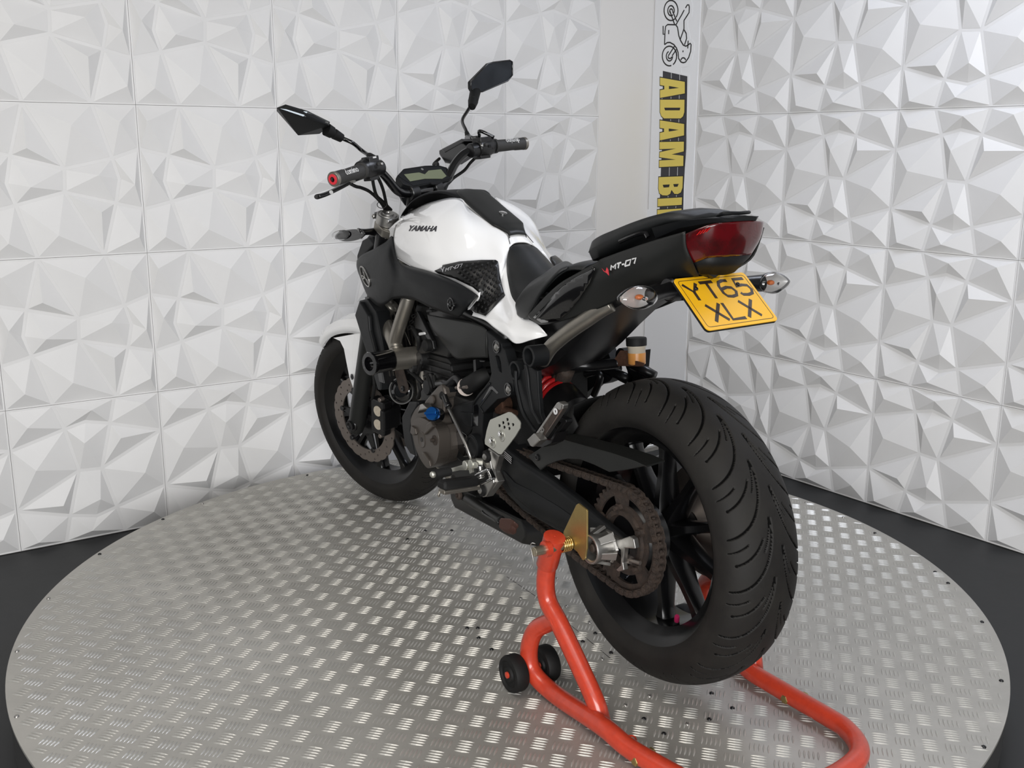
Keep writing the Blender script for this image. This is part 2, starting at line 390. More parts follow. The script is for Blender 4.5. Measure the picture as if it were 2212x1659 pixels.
for s, segs in (('j', [((782, 70), (782, 190)), ((958, 110), (958, 225)), ((776, 575), (776, 630)), ((950, 545), (948, 632)), ((768, 1050), (768, 1092)), ((942, 1045), (940, 1120)), ((762, 1475), (762, 1520)), ((935, 1440), (934, 1515))]),
               ('l', [((742, 505), (738, 692)), ((915, 500), (910, 685)), ((716, 1095), (712, 1145)), ((890, 1085), (886, 1135)), ((705, 1335), (703, 1372)), ((880, 1320), (876, 1360))])):
    for a, b in segs: sg('lane_mark', ribbon(W(s, [a, b], H1 + .0006), .0028, .0003, NR), 'silvertext', smooth=False)
def el(cx, cy, rx, ry, a0=0, a1=360, n=36): return [(cx + rx * math.cos(math.radians(t)), cy + ry * math.sin(math.radians(t))) for t in np.linspace(a0, a1, n)]
strokes = [el(825, 235, 155, 225, 50, 350 + 55 - 2, 40)[0:], el(825, 240, 72, 112, 55, 385), el(828, 245, 32, 45, 100, 360),
           [(800, 250), (905, 545)], [(860, 250), (955, 480)], [(940, 550), (1000, 440), (1060, 340), (1120, 225)], [(1150, 180), (1190, 110), (1225, 110), (1235, 160), (1230, 280), (1180, 360), (1115, 460), (1115, 640), (1090, 720), (1030, 890)],
           [(680, 1000), (690, 700), (705, 590), (750, 550), (930, 555), (970, 610), (985, 700), (1000, 800), (1040, 910), (1100, 1010), (1160, 1035), (1220, 1000), (1255, 970), (1275, 1000), (1265, 1150), (1220, 1290), (1150, 1390), (1100, 1405), (1050, 1390), (995, 1310), (985, 1180), (950, 1080), (890, 1000), (800, 950), (740, 955), (680, 1000)],
           [(1115, 665), (1165, 750), (1175, 860), (1130, 1000)], el(1100, 1350, 50, 55, 180, 360, 14), [(648, 580), (648, 770), (675, 765)], [(775, 670), (772, 765)], [(1210, 910), (1200, 1085)],
           el(790, 1255, 160, 220, 60, -285, 40), el(790, 1260, 70, 105, 0, 255), [(765, 1250), (905, 1030)], [(850, 1250), (945, 1110)], el(800, 1270, 38, 42, 0, 200, 12), [(1095, 1130), (1092, 1170)],
           [(905, 1410), (940, 1330), (955, 1240), (940, 1150)]]
sg('motorbike_drawing', merge(*[ribbon(W('i', s_, H1), .0055, .0006, NR) for s_ in strokes]), 'ink', smooth=False)

# ------------------------------------------------------------------ turntable with five-bar checker plate
TCX, TCY, TR_ = -.0071, 2.4958, 1.1993
table = D.objects.new('turntable', None); COL.objects.link(table); table.location = (TCX, TCY, FLOOR)
setp(table, 'large round turntable topped with silver five-bar checker plate', 'turntable')
def tb(name, VF, m, **k): return obj(name, [np.array(v) - np.array([TCX, TCY, FLOOR]) for v in VF[0]], VF[1], m, table, **k)
tb('deck_plate', lathe([(0, 0.0001), (0, TR_), (-.006, TR_), (-.006, 0.0001)], (TCX, TCY, 0), (0, 0, 1), 256), 'alu', smooth=30)
tb('skirt', lathe([(-.0065, TR_ - .004), (-.11, TR_ - .004), (-.11, TR_ - .06), (-.0065, TR_ - .06)], (TCX, TCY, 0), (0, 0, 1), 160, closed=True), 'edge', smooth=30)
tb('bearing_base', lathe([(-.11, .0001), (-.11, .9), (FLOOR, .9), (FLOOR, .0001)], (TCX, TCY, 0), (0, 0, 1), 96), 'edge', smooth=30)
cell = .04625; th = math.radians(-14.2); e1 = np.array([math.cos(th), math.sin(th)]); e2 = np.array([-math.sin(th), math.cos(th)])
ref = np.array([.6392, 2.0015])
tmpl = []
for a, b, h in ((-1, 0, 0), (-.62, -.62, 0), (0, -1, 0), (.62, -.62, 0), (1, 0, 0), (.62, .62, 0), (0, 1, 0), (-.62, .62, 0), (-.55, 0, .8), (0, -.2, 1), (0, .2, 1), (.55, 0, .8)): tmpl.append((a, b, h))
tmpl = np.array(tmpl); TF = [(0, 1, 8), (1, 2, 9, 8), (2, 3, 11, 9), (3, 4, 11), (4, 5, 11), (5, 6, 10, 11), (6, 7, 8, 10), (7, 0, 8), (8, 9, 10), (9, 11, 10)]
VV, FF = [], []; N = 62
for i in range(-N, N + 1):
    for j in range(-N, N + 1):
        c0 = ref + e1 * i * cell + e2 * j * cell
        if np.hypot(c0[0] - TCX, c0[1] - TCY) > TR_ + .03: continue
        par = (i + j) % 2 == 0
        la, wa = (e2, e1) if par else (e1, e2)
        for k in range(5):
            c1 = c0 + wa * (k - 2) * .0086
            if np.hypot(c1[0] - TCX, c1[1] - TCY) > TR_ - .017: continue
            n = len(VV) * len(tmpl)
            xy = c1 + np.outer(tmpl[:, 0] * .0158, la) + np.outer(tmpl[:, 1] * .0026, wa)
            VV.append(np.c_[xy, tmpl[:, 2] * .0021 + .0001]); FF += [tuple(q + n for q in f) for f in TF]
tb('raised_bars', (np.concatenate(VV), FF), 'bar', smooth=False)['kind'] = 'stuff'
# rivets round the rim and scattered screws in the deck
def onplane(x, y, z=0):
    d = ray('0', x, y); return O + d * ((z - O[2]) / d[2])
sc = []
rim_px = [(36.7, 1407), (36, 1548), (101, 1293), (211, 1197), (352, 1122), (437, 1088), (664, 1027), (1741, 1086), (1822, 1118), (1890, 1152), (2020, 1236), (2048, 1260), (2121, 1344), (2163, 1471), (2125, 1614)]
for x, y in rim_px: sc.append(onplane(x, y))
deck_px = [(1047, 1235), (1125, 1293), (1203, 1250), (1224, 1310), (1274, 1345), (1286, 1368), (1259, 1386), (1301, 1424), (1032, 1357), (1034, 1378), (1009, 1357), (1062, 1403), (1403, 1504), (1351, 1524), (1391, 1553), (1434, 1585), (1532, 1554), (1582, 1530), (1537, 1498), (1485, 1565), (1320, 1410), (976, 1146), (919, 1147), (955, 1138), (1110, 1139), (1135, 1152), (1000, 1120), (880, 1165), (1084, 1198), (1045, 1181)]
for x, y in deck_px: sc.append(onplane(x, y))
for p in sc:
    if np.hypot(p[0] - TCX, p[1] - TCY) > TR_ - .012:
        d = np.array([p[0] - TCX, p[1] - TCY]); d *= (TR_ - .013) / np.linalg.norm(d); p = np.array([TCX + d[0], TCY + d[1], 0])
    tb('dome_screw', lathe([(.0, .0052), (.0018, .0048), (.0032, .003), (.0036, .0014), (.0024, .0012), (.0024, .0001)], p, (0, 0, 1), 12), 'satin' if rng.random() < .55 else 'silver', smooth=50)
# sheet seam
sm = [onplane(*p) for p in ((1095, 1246), (1160, 1290), (1280, 1390), (1330, 1432))]
tb('sheet_seam', ribbon([s_ + [0, 0, .0002] for s_ in sm], .0012, .0003, (0, 0, 1)), 'ink', smooth=False)
# ------------------------------------------------------------------ motorcycle: frame of reference (x forward, y left, z up from rear axle)
BO = np.array([.32144, 1.97577, .36394]); BA = 2.11886; PA = math.asin((.3022 - BO[2]) / 1.4)
BXh = np.array([math.cos(BA), math.sin(BA), 0]); BY = np.array([-math.sin(BA), math.cos(BA), 0])
BX = BXh * math.cos(PA) + np.array([0, 0, 1]) * math.sin(PA); BZ = np.cross(BX, BY)
def K(s, x, y, lat=0.0):
    d = ray(s, x, y); t = ((BO - O) @ BY + lat) / (d @ BY); P = O + t * d - BO
    return np.array([P @ BX, P @ BY, P @ BZ])
def KK(s, pts, lat=None): return [K(s, p[0], p[1], p[2] if len(p) > 2 else lat) for p in pts]
MR = np.array([1, -1, 1.0])
from mathutils.bvhtree import BVHTree
def KS(s, x, y, lat):   # photo point on a plane y=lat of the steered front end
    d = ray(s, x, y); d = np.array([d @ BX, d @ BY, d @ BZ]); c_, s_ = math.cos(STE), -math.sin(STE)
    R_ = lambda v: v * c_ + np.cross(SAX, v) * s_ + SAX * (v @ SAX) * (1 - c_)
    o1 = SOO + R_(OBc - SOO); d1 = R_(d); return st(o1 + d1 * ((lat - o1[1]) / d1[1]))
def bvh(VF): return BVHTree.FromPolygons([Vector(v) for v in VF[0]], [tuple(f) for f in VF[1]])
OBc = np.array([(O - BO) @ BX, (O - BO) @ BY, (O - BO) @ BZ])
def cast(tree, s, x, y, off=.0, lat=.16):
    """bike-space point where the view ray of a photo point meets a traced surface"""
    d = ray(s, x, y); d = np.array([d @ BX, d @ BY, d @ BZ]); h = tree.ray_cast(Vector(OBc), Vector(d / np.linalg.norm(d)))
    if h[0] is None: return K(s, x, y, lat)
    n = np.array(h[1]); n = n if n @ d < 0 else -n
    return np.array(h[0]) + n * off
bike = D.objects.new('motorcycle', None); COL.objects.link(bike); bike.location = (BO[0], BO[1], 0); bike.rotation_euler = (0, 0, BA)
setp(bike, 'white and black naked motorcycle raised at the rear on a paddock stand', 'motorcycle')
ca, sa = math.cos(PA), math.sin(PA)
def loc(v):
    v = np.array(v, float); return np.stack([ca * v[..., 0] - sa * v[..., 2], v[..., 1], sa * v[..., 0] + ca * v[..., 2] + BO[2]], -1)
def bk(name, VF, m, par=None, **k): return obj(name, loc(np.array([list(map(float, v)) for v in VF[0]])), VF[1], m, par or bike, **k)
def mir(VF): return [np.array(v) * MR for v in VF[0]], [tuple(f)[::-1] for f in VF[1]]
RK = math.radians(24.8); SAX = np.array([-math.sin(RK), 0, math.cos(RK)]); SNN = np.array([math.cos(RK), 0, math.sin(RK)])
STE = .33; SOO = np.array([1.4, 0, -.015]) - SNN * .04
def st(v):
    d = np.array(v, float) - SOO; c, s = math.cos(STE), math.sin(STE)
    return SOO + d * c + np.cross(SAX, d) * s + np.outer(np.atleast_2d(d) @ SAX, SAX).reshape(d.shape) * (1 - c)
def stm(VF): return [st(v) for v in VF[0]], VF[1]
YL = (0, 1, 0)
def cyl(c, ax, l, r, seg=24, ch=0.0):
    return lathe([(0, r - ch), (ch, r), (l - ch, r), (l, r - ch)] if ch else [(0, r), (l, r)], c, ax, seg)
def bolt(name, c, ax=YL, r=.006, h=.005, m='silver', par=None, L=None):
    o = bk(name, merge(lathe([(0, r * 1.15), (h * .7, r * 1.15), (h, r * .9), (h, r * .5), (h * .4, r * .5), (h * .4, .0001)], c, ax, 16)), m, par, smooth=40)
    return o

# ---- wheels
def tyre_mesh(Rr, w, npitch, c, NT=1600, NS=190, rear=True, steered=False):
    rim = .228; hh = Rr - rim
    a = np.linspace(.0, pi, NS); yy = w / 2 * np.cos(a); rr = rim + .25 * hh + .75 * hh * np.sin(a) ** .9
    # bead sides
    add = 5; t = np.linspace(0, 1, add, endpoint=False)
    yb = (w / 2 - .014) + (.014) * np.sin(t * pi / 2); rb = (rim - .004) + (.25 * hh + .004) * t
    yy = np.r_[yb, yy, -yb[::-1]]; rr = np.r_[rb, rr, rb[::-1]]
    s = yy / (w / 2); th = np.linspace(0, 2 * pi, NT, endpoint=False)
    # arc-length lateral coordinate of the crown
    arc = np.cumsum(np.r_[0, np.hypot(np.diff(yy), np.diff(rr))]); arc -= arc[-1] / 2; arc = -arc
    TH, AR = np.meshgrid(th, arc, indexing='ij'); dep = np.zeros_like(TH)
    P = 2 * pi / npitch; am = w * .62
    u = np.linspace(0, 1, 90)
    curves = []
    k = w / .18
    #  centre end leads, shoulder end trails; long grooves, medium grooves and short sipes
    ft = lambda v: .44 * (1 - (1 - v) ** 1.9); fs = lambda v: (.010 + .092 * v ** 1.7) * k
    curves.append((ft(u * .96), fs(u * .96), .0017 * k, .0060))
    v_ = .42 + .46 * u; curves.append((ft(v_) + P * .5, fs(v_), .0014 * k, .0050))
    v_ = .70 + .28 * u; curves.append((ft(v_) + P * .25, fs(v_), .0011 * k, .0045))
    v_ = .12 + .30 * u; curves.append((ft(v_) + P * .72, fs(v_), .0010 * k, .0045))
    v_ = .88 + 0 * u; curves.append((ft(v_) + P * .5, fs(v_), .0026 * k, .0050))
    for side in (1, -1):
        off = 0 if side == 1 else P * .5
        for ct, cs, wd, dp in curves:
            cols_ = np.where((side * arc > cs.min() - .006) & (side * arc < cs.max() + .006))[0]
            if not len(cols_): continue
            t_, a_ = TH[:, cols_], side * AR[:, cols_]; best = np.full(t_.shape, 9.0)
            for q in range(len(u)):
                dt = (t_ - ct[q] - off + P / 2) % P - P / 2
                best = np.minimum(best, np.hypot(dt * Rr, a_ - cs[q]))
            dep[:, cols_] = np.maximum(dep[:, cols_], dp * np.clip((wd + .0010 - best) / .0016, 0, 1))
    RR = rr[None, :] - dep * np.clip(np.sin(np.r_[np.zeros(add), a, np.zeros(add)])[None, :] * 1.5, 0, 1)
    YY = yy[None, :] - 0 * dep
    X = c[0] + RR * np.cos(TH); Z = c[2] + RR * np.sin(TH); Y = c[1] + YY + 0 * TH
    V = np.stack([X, Y, Z], -1).reshape(-1, 3); m = len(yy)
    if steered: V = st(V)
    i = np.arange(NT)[:, None]; j = np.arange(m - 1)[None, :]; i2 = (i + 1) % NT
    F = np.stack([i * m + j, i * m + j + 1, i2 * m + j + 1, i2 * m + j], -1).reshape(-1, 4)
    mk = (dep > .0012).reshape(-1)[F].sum(1) >= 3
    return V, F, mk.astype(int).tolist()
def wheel(name, c, w, spokes, steered, twist=0.0):
    f = (lambda VF: stm(VF)) if steered else (lambda VF: VF)
    h = w / 2
    prof = [(h - .002, .232), (h, .230), (h - .003, .222), (h - .018, .205), (h - .032, .190), (-h + .032, .190), (-h + .018, .205), (-h + .003, .222), (-h, .230), (-h + .002, .232),
            (-h + .008, .231), (-h + .012, .216), (-h + .026, .212), (-h + .04, .200), (h - .04, .200), (h - .026, .212), (h - .012, .216), (h - .008, .231)]
    parts = [lathe([(t, r) for t, r in prof], c, YL, 120, closed=True)]
    hw = .052 if w > .12 else .045
    parts.append(lathe([(-hw, .018), (-hw, .036), (-hw + .012, .042), (-.018, .05), (.018, .05), (hw - .012, .042), (hw, .036), (hw, .018)], c, YL, 40, closed=True))
    for k in range(spokes):
        a = 2 * pi * (k + .5) / spokes + twist; d = np.array([math.cos(a), 0, math.sin(a)]); t = np.array([-math.sin(a), 0, math.cos(a)]); y = np.array([0, 1.0, 0])
        secs = []
        for r, hw_, hy, sh in ((.040, .019, .030, 0), (.07, .0135, .027, 0), (.12, .0105, .020, 0), (.165, .011, .017, 0), (.186, .016, .018, 0), (.196, .024, .02, 0)):
            o_ = np.array(c) + d * r
            secs.append([o_ + t * hw_ * x + y * hy * z for x, z in ((-1, -.55), (-.6, -1), (.6, -1), (1, -.55), (1, .55), (.6, 1), (-.6, 1), (-1, .55))])
        parts.append(loft(secs))
    return bk(name, f(merge(*parts)), 'rim', smooth=40)
rw = wheel('rear_wheel', (0, 0, 0), .156, 10, False, .0)
tv = tyre_mesh(.315, .180, 18, (0, 0, 0)); bk('tyre', tv[:2], ['tyre', 'groove'], rw, smooth=True, mi=tv[2])
fw = wheel('front_wheel', (1.4, 0, 0), .100, 10, True, .2)
tv = tyre_mesh(.2995, .120, 19, (1.4, 0, 0), 1100, 110, steered=True); bk('tyre', tv[:2], ['tyre', 'groove'], fw, smooth=True, mi=tv[2])
# valve with pink cap
va = math.radians(-112); vd = np.array([math.cos(va), 0, math.sin(va)])
v0 = K('b', 1110, 640, .035); v1 = K('b', 1112, 602, .045)
bk('valve_stem', tube([v0 - (v1 - v0) * .35, v0 + (v1 - v0) * .35], [.007, .005], 12), 'rubber', rw)
bk('valve_cap', lathe([(0, .0055), (.014, .0055), (.017, .0045)], v0 + (v1 - v0) * .35, v1 - v0, 10), 'pink', rw)
# sprocket
LS = .108; NTH = 43
def ringpts(c, y, r, n, a0=0, a1=2 * pi, end=False): return [np.array([c[0] + r * math.cos(t), y, c[2] + r * math.sin(t)]) for t in np.linspace(a0, a1, n, endpoint=end)]
oc = []
for k in range(NTH):
    for f_, r in ((-.32, .1045), (-.12, .1125), (.12, .1125), (.32, .1045)):
        t = 2 * pi * (k + f_) / NTH; oc.append(np.array([r * math.cos(t), LS - .003, r * math.sin(t)]))
holes = [ringpts((0, 0, 0), LS - .003, .052, 32)[::-1]]
for k in range(5):
    a0 = 2 * pi * k / 5 + .42; a1 = a0 + .78
    holes.append(ringpts((0, 0, 0), LS - .003, .090, 8, a0, a1, True) + ringpts((0, 0, 0), LS - .003, .072, 8, a1, a0, True))
spr = bk('rear_sprocket', prism(oc, (0, .006, 0), holes), 'rust', rw, smooth=False)
bk('sprocket_carrier', lathe([(.05, .03), (.05, .07), (.09, .075), (.104, .062), (.104, .03)], (0, 0, 0), YL, 48), 'satin', rw, smooth=40)
bk('inner_sprocket_flange', lathe([(.104, .064), (.118, .062), (.118, .052), (.104, .050)], (0, 0, 0), YL, 48, closed=True), 'rust', rw, smooth=40)
for k in range(5):
    a = 2 * pi * k / 5 + .12; bk('sprocket_nut', merge(cyl((.066 * math.cos(a), LS + .002, .066 * math.sin(a)), YL, .009, .009, 6), cyl((.066 * math.cos(a), LS + .010, .066 * math.sin(a)), YL, .008, .005, 12)), 'rust', rw, smooth=35)
# rear brake disc on the far side
bk('rear_brake_disc', merge(lathe([(-.10, .075), (-.10, .122), (-.105, .122), (-.105, .075)], (0, 0, 0), YL, 60, closed=True), lathe([(-.06, .03), (-.10, .08), (-.105, .08), (-.065, .03)], (0, 0, 0), YL, 40, closed=True)), 'disc', rw, smooth=40)
# chain: links along a stadium path
fs = np.array([.585, .048]); R1, R2 = .109, .043
dv = fs; Ld = np.linalg.norm(dv); base = math.atan2(dv[1], dv[0]); ph = math.acos((R1 - R2) / Ld)
pa_ = base + ph; pb_ = base - ph
p1 = np.array([math.cos(pa_), math.sin(pa_)]) * R1; p2 = fs + np.array([math.cos(pa_), math.sin(pa_)]) * R2
p3 = fs + np.array([math.cos(pb_), math.sin(pb_)]) * R2; p4 = np.array([math.cos(pb_), math.sin(pb_)]) * R1
path = [p1 + (p2 - p1) * t for t in np.linspace(0, 1, 60)] + [fs + R2 * np.array([math.cos(t), math.sin(t)]) for t in np.linspace(pa_, pb_, 20)][1:-1]
low = [p3 + (p4 - p3) * t + np.array([0, -.010 * math.sin(pi * t)]) for t in np.linspace(0, 1, 60)]
path += low + [R1 * np.array([math.cos(t), math.sin(t)]) for t in np.linspace(pb_, pa_ - 2 * pi, 80)][1:-1]
path = np.array(path); seg = np.linalg.norm(np.diff(np.r_[path, path[:1]], axis=0), axis=1); cum = np.r_[0, np.cumsum(seg)]; tot = cum[-1]
nl = int(round(tot / .015875)); nl += nl % 2
ps = []
for k in range(nl + 1):
    s_ = (k % nl) * tot / nl; i = np.searchsorted(cum, s_, 'right') - 1; i = min(i, len(path) - 1); q = path[i] + (np.r_[path, path[:1]][i + 1] - path[i]) * ((s_ - cum[i]) / max(seg[i], 1e-9)); ps.append(q)
parts = []
for k in range(nl):
    a, b = ps[k], ps[k + 1]; d = (b - a); L_ = np.linalg.norm(d); d = d / L_; n_ = np.array([-d[1], d[0]]); outer = k % 2
    for sgn in (-1, 1):
        y0 = LS + sgn * (.0098 if outer else .0072); tk = .002
        pts = []
        for cx, s0 in ((b, 1), (a, -1)):
            for t in np.linspace(-1.25, 1.25, 6):
                v = (d * math.cos(t) * s0 + n_ * math.sin(t) * s0) * .0078; pts.append(np.array([cx[0] + v[0], y0 - tk / 2, cx[1] + v[1]]))
        parts.append(prism(pts, (0, tk, 0)))
    parts.append(lathe([(-.0128, .0052), (.0128, .0052)], (a[0], LS, a[1]), YL, 10))
bk('chain', merge(*parts), 'rust', smooth=35)
bk('front_sprocket', lathe([(LS - .004, .01), (LS - .004, .044), (LS + .004, .044), (LS + .004, .01)], (fs[0], 0, fs[1]), YL, 32, closed=True), 'rust', smooth=35)

# ---- swingarm
def S3(y, pts): return [K('g' if False else p[0], p[1], p[2], y) for p in pts]
def plate(s, pts, lat, th, holes=(), n=0):
    P = KK(s, pts, lat)
    return prism(P, (0, -th, 0), [KK(s, h, lat) for h in holes])
arm = []
YO = .146
sec = lambda x, zt, zb, yo, yi: [np.array(p) for p in ((x, yi, zt), (x, yo - .010, zt + .001), (x, yo, zt - .008), (x, yo, zb + .008), (x, yo - .010, zb), (x, yi, zb))]
L_ = [sec(*a) for a in ((.52, .125, .055, .118, .06), (.46, .118, .022, .135, .06), (.40, .103, -.006, .146, .085), (.33, .092, -.026, .147, .112), (.22, .078, -.032, .147, .121), (.12, .058, -.034, .147, .122), (.05, .038, -.028, .147, .122), (-.035, .018, -.018, .147, .122))]
la = loft(L_); sw = bk('swingarm', merge(la, mir(la), box((.44, 0, .06), (.05, 0, 0), (0, .1, 0), (0, 0, .035)), cyl((.526, -.13, .092), YL, .26, .024)), 'matblack', smooth=40, bevel=.003)
# raised rib on the outside of the arm
rib = loft([[np.array((x, .147, z + h)), np.array((x, .1525, z + h * .5)), np.array((x, .1525, z - h * .5)), np.array((x, .147, z - h))] for x, z, h in ((.41, .052, .006), (.36, .02, .02), (.28, .012, .026), (.18, .006, .024), (.09, .004, .012))])
bk('swingarm_rib', rib, 'matblack', sw, smooth=40, bevel=.002)
bk('warning_label', prism(KK('f', [(1455, 165), (1500, 110), (1625, 225), (1622, 345)], .1475), (0, .0006, 0)), 'ink', sw, smooth=False)
bk('warning_label_line', merge(*[ribbon(KK('f', [a, b], .1483), .0012, .0003, (0, 1, 0)) for a, b in (((1500, 120), (1620, 225)), ((1475, 195), (1612, 325)), ((1480, 170), (1618, 290)), ((1490, 145), (1618, 258)))]), 'silvertext', sw, smooth=False)
# axle adjuster end and cap
bk('chain_adjuster', prism(KK('g', [(955, 395), (1050, 400), (1370, 565), (1405, 560), (1525, 520), (1580, 560), (1605, 700), (1450, 690), (1425, 900), (1440, 1010), (1360, 1030), (1330, 1000), (1400, 940), (1400, 720), (1330, 660), (1130, 570), (960, 470)], .1535), (0, -.012, 0)), 'silver', sw, smooth=False, bevel=.0015)
cc = K('g', 1035, 685, .182)
bk('axle_cap', lathe([(-.005, .0001), (-.004, .022), (.012, .0235), (.014, .0265), (.0155, .0265), (.0155, .0295), (.012, .031), (-.012, .0285), (-.028, .031)], cc, YL, 48), 'silver', sw, smooth=40)
cap = []
for k in range(6):
    a = 2 * pi * k / 6 + .3; d = np.array([math.cos(a), 0, math.sin(a)]); t = np.array([-math.sin(a), 0, math.cos(a)]); y = np.array([0, 1., 0])
    cap.append(prism([cc + d * .029 + y * .008 - t * .007, cc + d * .029 + y * .008 + t * .007, cc + d * .041 - y * .024 + t * .009, cc + d * .041 - y * .024 - t * .009], -d * .006 - y * .003))
bk('axle_cap_wing', merge(*cap, lathe([(-.030, .015), (-.030, .038), (-.024, .035), (-.024, .015)], cc, YL, 6, closed=True)), 'silver', sw, smooth=False, bevel=.001)
bk('axle_nut', merge(lathe([(0, .014), (.008, .014)], cc - [0, .005, 0], YL, 6), lathe([(0, .009), (.013, .009), (.015, .007)], cc - [0, .005, 0], YL, 20)), 'rust', sw, smooth=35)
a0, a1 = K('g', 1500, 850, .135), K('g', 1680, 905, .128)
bk('adjuster_bolt', merge(tube([a0, a1], .0042, 12), tube([a0, a0 + (a1 - a0) * .28], .009, 6)), 'disc', sw)
# chain guard and hugger
cg = prism(KK('5', [(618, 1262), (700, 1210), (860, 1100), (920, 1092), (1180, 1165), (1420, 1230), (1640, 1305), (1752, 1356), (1560, 1395), (1395, 1416), (1250, 1345), (1120, 1295), (1000, 1290), (900, 1310), (800, 1350), (740, 1402)], .134), (0, -.006, 0))
cgo = bk('chain_guard', cg, 'greyblack', smooth=False, bevel=.002)
top = KK('5', [(860, 1100), (920, 1092), (1180, 1165), (1420, 1230), (1640, 1305), (1752, 1356)], .134)
bk('chain_guard_top', loft([[p, p + [0, -.045, .004], p + [0, -.045, .001], p + [0, -.001, -.003]] for p in top], closed=True), 'greyblack', cgo, smooth=40)
bolt('chain_guard_bolt', K('5', 712, 1275, .1345), r=.007, h=.003, m='satin', par=cgo)
hg = []
for x, z, w_ in ((.40, .20, .07), (.33, .235, .085), (.24, .275, .095), (.15, .31, .1), (.09, .33, .1)):
    hg.append([np.array((x, y_ * w_, z + .0 - .05 * abs(y_) ** 3)) for y_ in np.linspace(-1, 1, 11)])
hgv = []
hg = [[np.array((math.cos(a) * R_, yy_ * .105, math.sin(a) * R_)) for yy_, R_ in ((-.9, .27), (-.9, .30), (-.78, .322), (-.4, .332), (0, .335), (.4, .332), (.78, .322), (.9, .30), (.9, .27))] for a in np.radians((24, 30, 36, 42, 47))]
bk('rear_hugger', loft(hg, closed=False, caps=False), 'rubber', smooth=40, solid=.004)
# shock absorber with red spring
s0, s1 = K('e', 1010, 560, .0), K('e', 1330, 1010, .0)
sh0 = np.array([.34, .0, .30]); 
sp0, sp1 = K('e', 1040, 640, .02), K('e', 1180, 1000, .02)
axs = sp1 - sp0; axs /= np.linalg.norm(axs)
A0 = K('e', 1000, 700, .0); A1 = K('e', 1450, 1160, .0); axs = (A1 - A0) / np.linalg.norm(A1 - A0)
uu = np.cross(axs, [0, 1., 0]); uu /= np.linalg.norm(uu); vv = np.cross(axs, uu); LL = np.linalg.norm(A1 - A0)
tt = np.linspace(0, 1, 200); hel = [A0 + axs * LL * .62 * t + .041 * (uu * math.cos(2 * pi * 4.6 * t) + vv * math.sin(2 * pi * 4.6 * t)) for t in tt]
shk = bk('shock_absorber', tube([A0 - axs * .03, A0 + axs * LL * .9], .02, 20), 'satin')
bk('shock_spring', tube(hel, .0075, 12), 'red', shk, smooth=True)
bk('spring_collar', lathe([(LL * .60, .05), (LL * .66, .051), (LL * .66, .02), (LL * .60, .02)], A0, axs, 32, closed=True), 'red', shk)
bk('preload_cover', lathe([(LL * .64, .02), (LL * .64, .046), (LL * .70, .052), (LL * 1.15, .05), (LL * 1.25, .035), (LL * 1.25, .001)], A0, axs, 32), 'satin', shk, smooth=40)
# ---- bodywork
def patch(name, s, cols, m, nu=5, nv=4, th=.003, par=None, both=True, **k):
    G = [[(K(s, p[0], p[1], p[2]) if len(p) == 3 and abs(p[0]) > 3 else np.array(p, float)) for p in c] for c in cols]
    VF = densegrid(G, nu, nv); o = bk(name, VF, m, par, smooth=True, solid=0, **k)
    def sol(o):
        q = o.modifiers.new('s', 'SOLIDIFY'); q.thickness = th; q.offset = 0
    sol(o)
    if both:
        o2 = bk(name, mir(VF), m, par, smooth=True, **k); sol(o2); return o, o2
    return o, None
tcols = [[(770, 255, .085), (738, 290, .115), (712, 345, .142), (697, 440, .155), (700, 560, .158)],
         [(900, 180, .09), (850, 240, .13), (820, 330, .155), (800, 500, .168), (840, 645, .166)],
         [(1000, 140, .085), (970, 220, .126), (950, 330, .150), (960, 514, .164), (985, 694, .164)],
         [(1150, 105, .065), (1120, 200, .105), (1110, 330, .128), (1120, 532, .143), (1130, 745, .156)],
         [(1238, 120, .053), (1240, 210, .084), (1250, 330, .104), (1265, 547, .118), (1262, 805, .145)],
         [(1300, 185, .047), (1330, 270, .070), (1350, 370, .084), (1385, 562, .095), (1352, 862, .140)],
         [(1450, 295, .044), (1450, 350, .056), (1450, 430, .068), (1470, 580, .080), (1380, 902, .138)],
         [(1598, 390, .026), (1570, 430, .042), (1550, 490, .055), (1548, 600, .068), (1310, 985, .138)],
         [(1621, 497, .036), (1605, 525, .044), (1590, 570, .054), (1562, 650, .070), (1268, 1020, .140)],
         [(1598, 640, .055), (1588, 670, .062), (1576, 715, .070), (1548, 790, .082), (1420, 1072, .140)],
         [(1640, 850, .078), (1622, 870, .084), (1605, 895, .091), (1570, 955, .103), (1500, 1132, .140)],
         [(1700, 950, .090), (1690, 985, .100), (1672, 1030, .112), (1640, 1100, .128), (1600, 1205, .138)],
         [(1745, 1045, .100), (1740, 1080, .110), (1728, 1130, .122), (1710, 1190, .132), (1682, 1262, .136)],
         [(1850, 1110, .105), (1842, 1140, .11), (1832, 1170, .117), (1818, 1200, .122), (1800, 1232, .127)],
         [(1925, 1192, .10), (1925, 1194, .10), (1925, 1196, .10), (1925, 1198, .10), (1925, 1200, .10)]]
tcols = [c[:4] + [tuple((c[3][k] + c[4][k]) / 2 + (.006 if k == 2 and 3 < i < 12 else 0) for k in range(3))] + c[4:] for i, c in enumerate(tcols)]
tsl, _ = patch('tank_side', '2', tcols, 'white')
TT = bvh(densegrid([[K('2', *p) for p in c] for c in tcols], 5, 4))
A_ = [K('2', *c[0]) for c in tcols[:9]]
ridge = {}
rows = []
for p in A_:
    rows.append([p, np.array([p[0], p[1] * .5, p[2] + .001]), np.array([p[0], 0, p[2] + .002]), np.array([p[0], -p[1] * .5, p[2] + .001]), p * MR])
rows[-1] = [rows[-1][0], np.array([.553, .02, .569]), np.array([.557, 0, .571]), np.array([.553, -.02, .569]), rows[-1][4]]
tk = bk('fuel_tank', densegrid(rows, 5, 4), 'white', smooth=True, solid=.003)
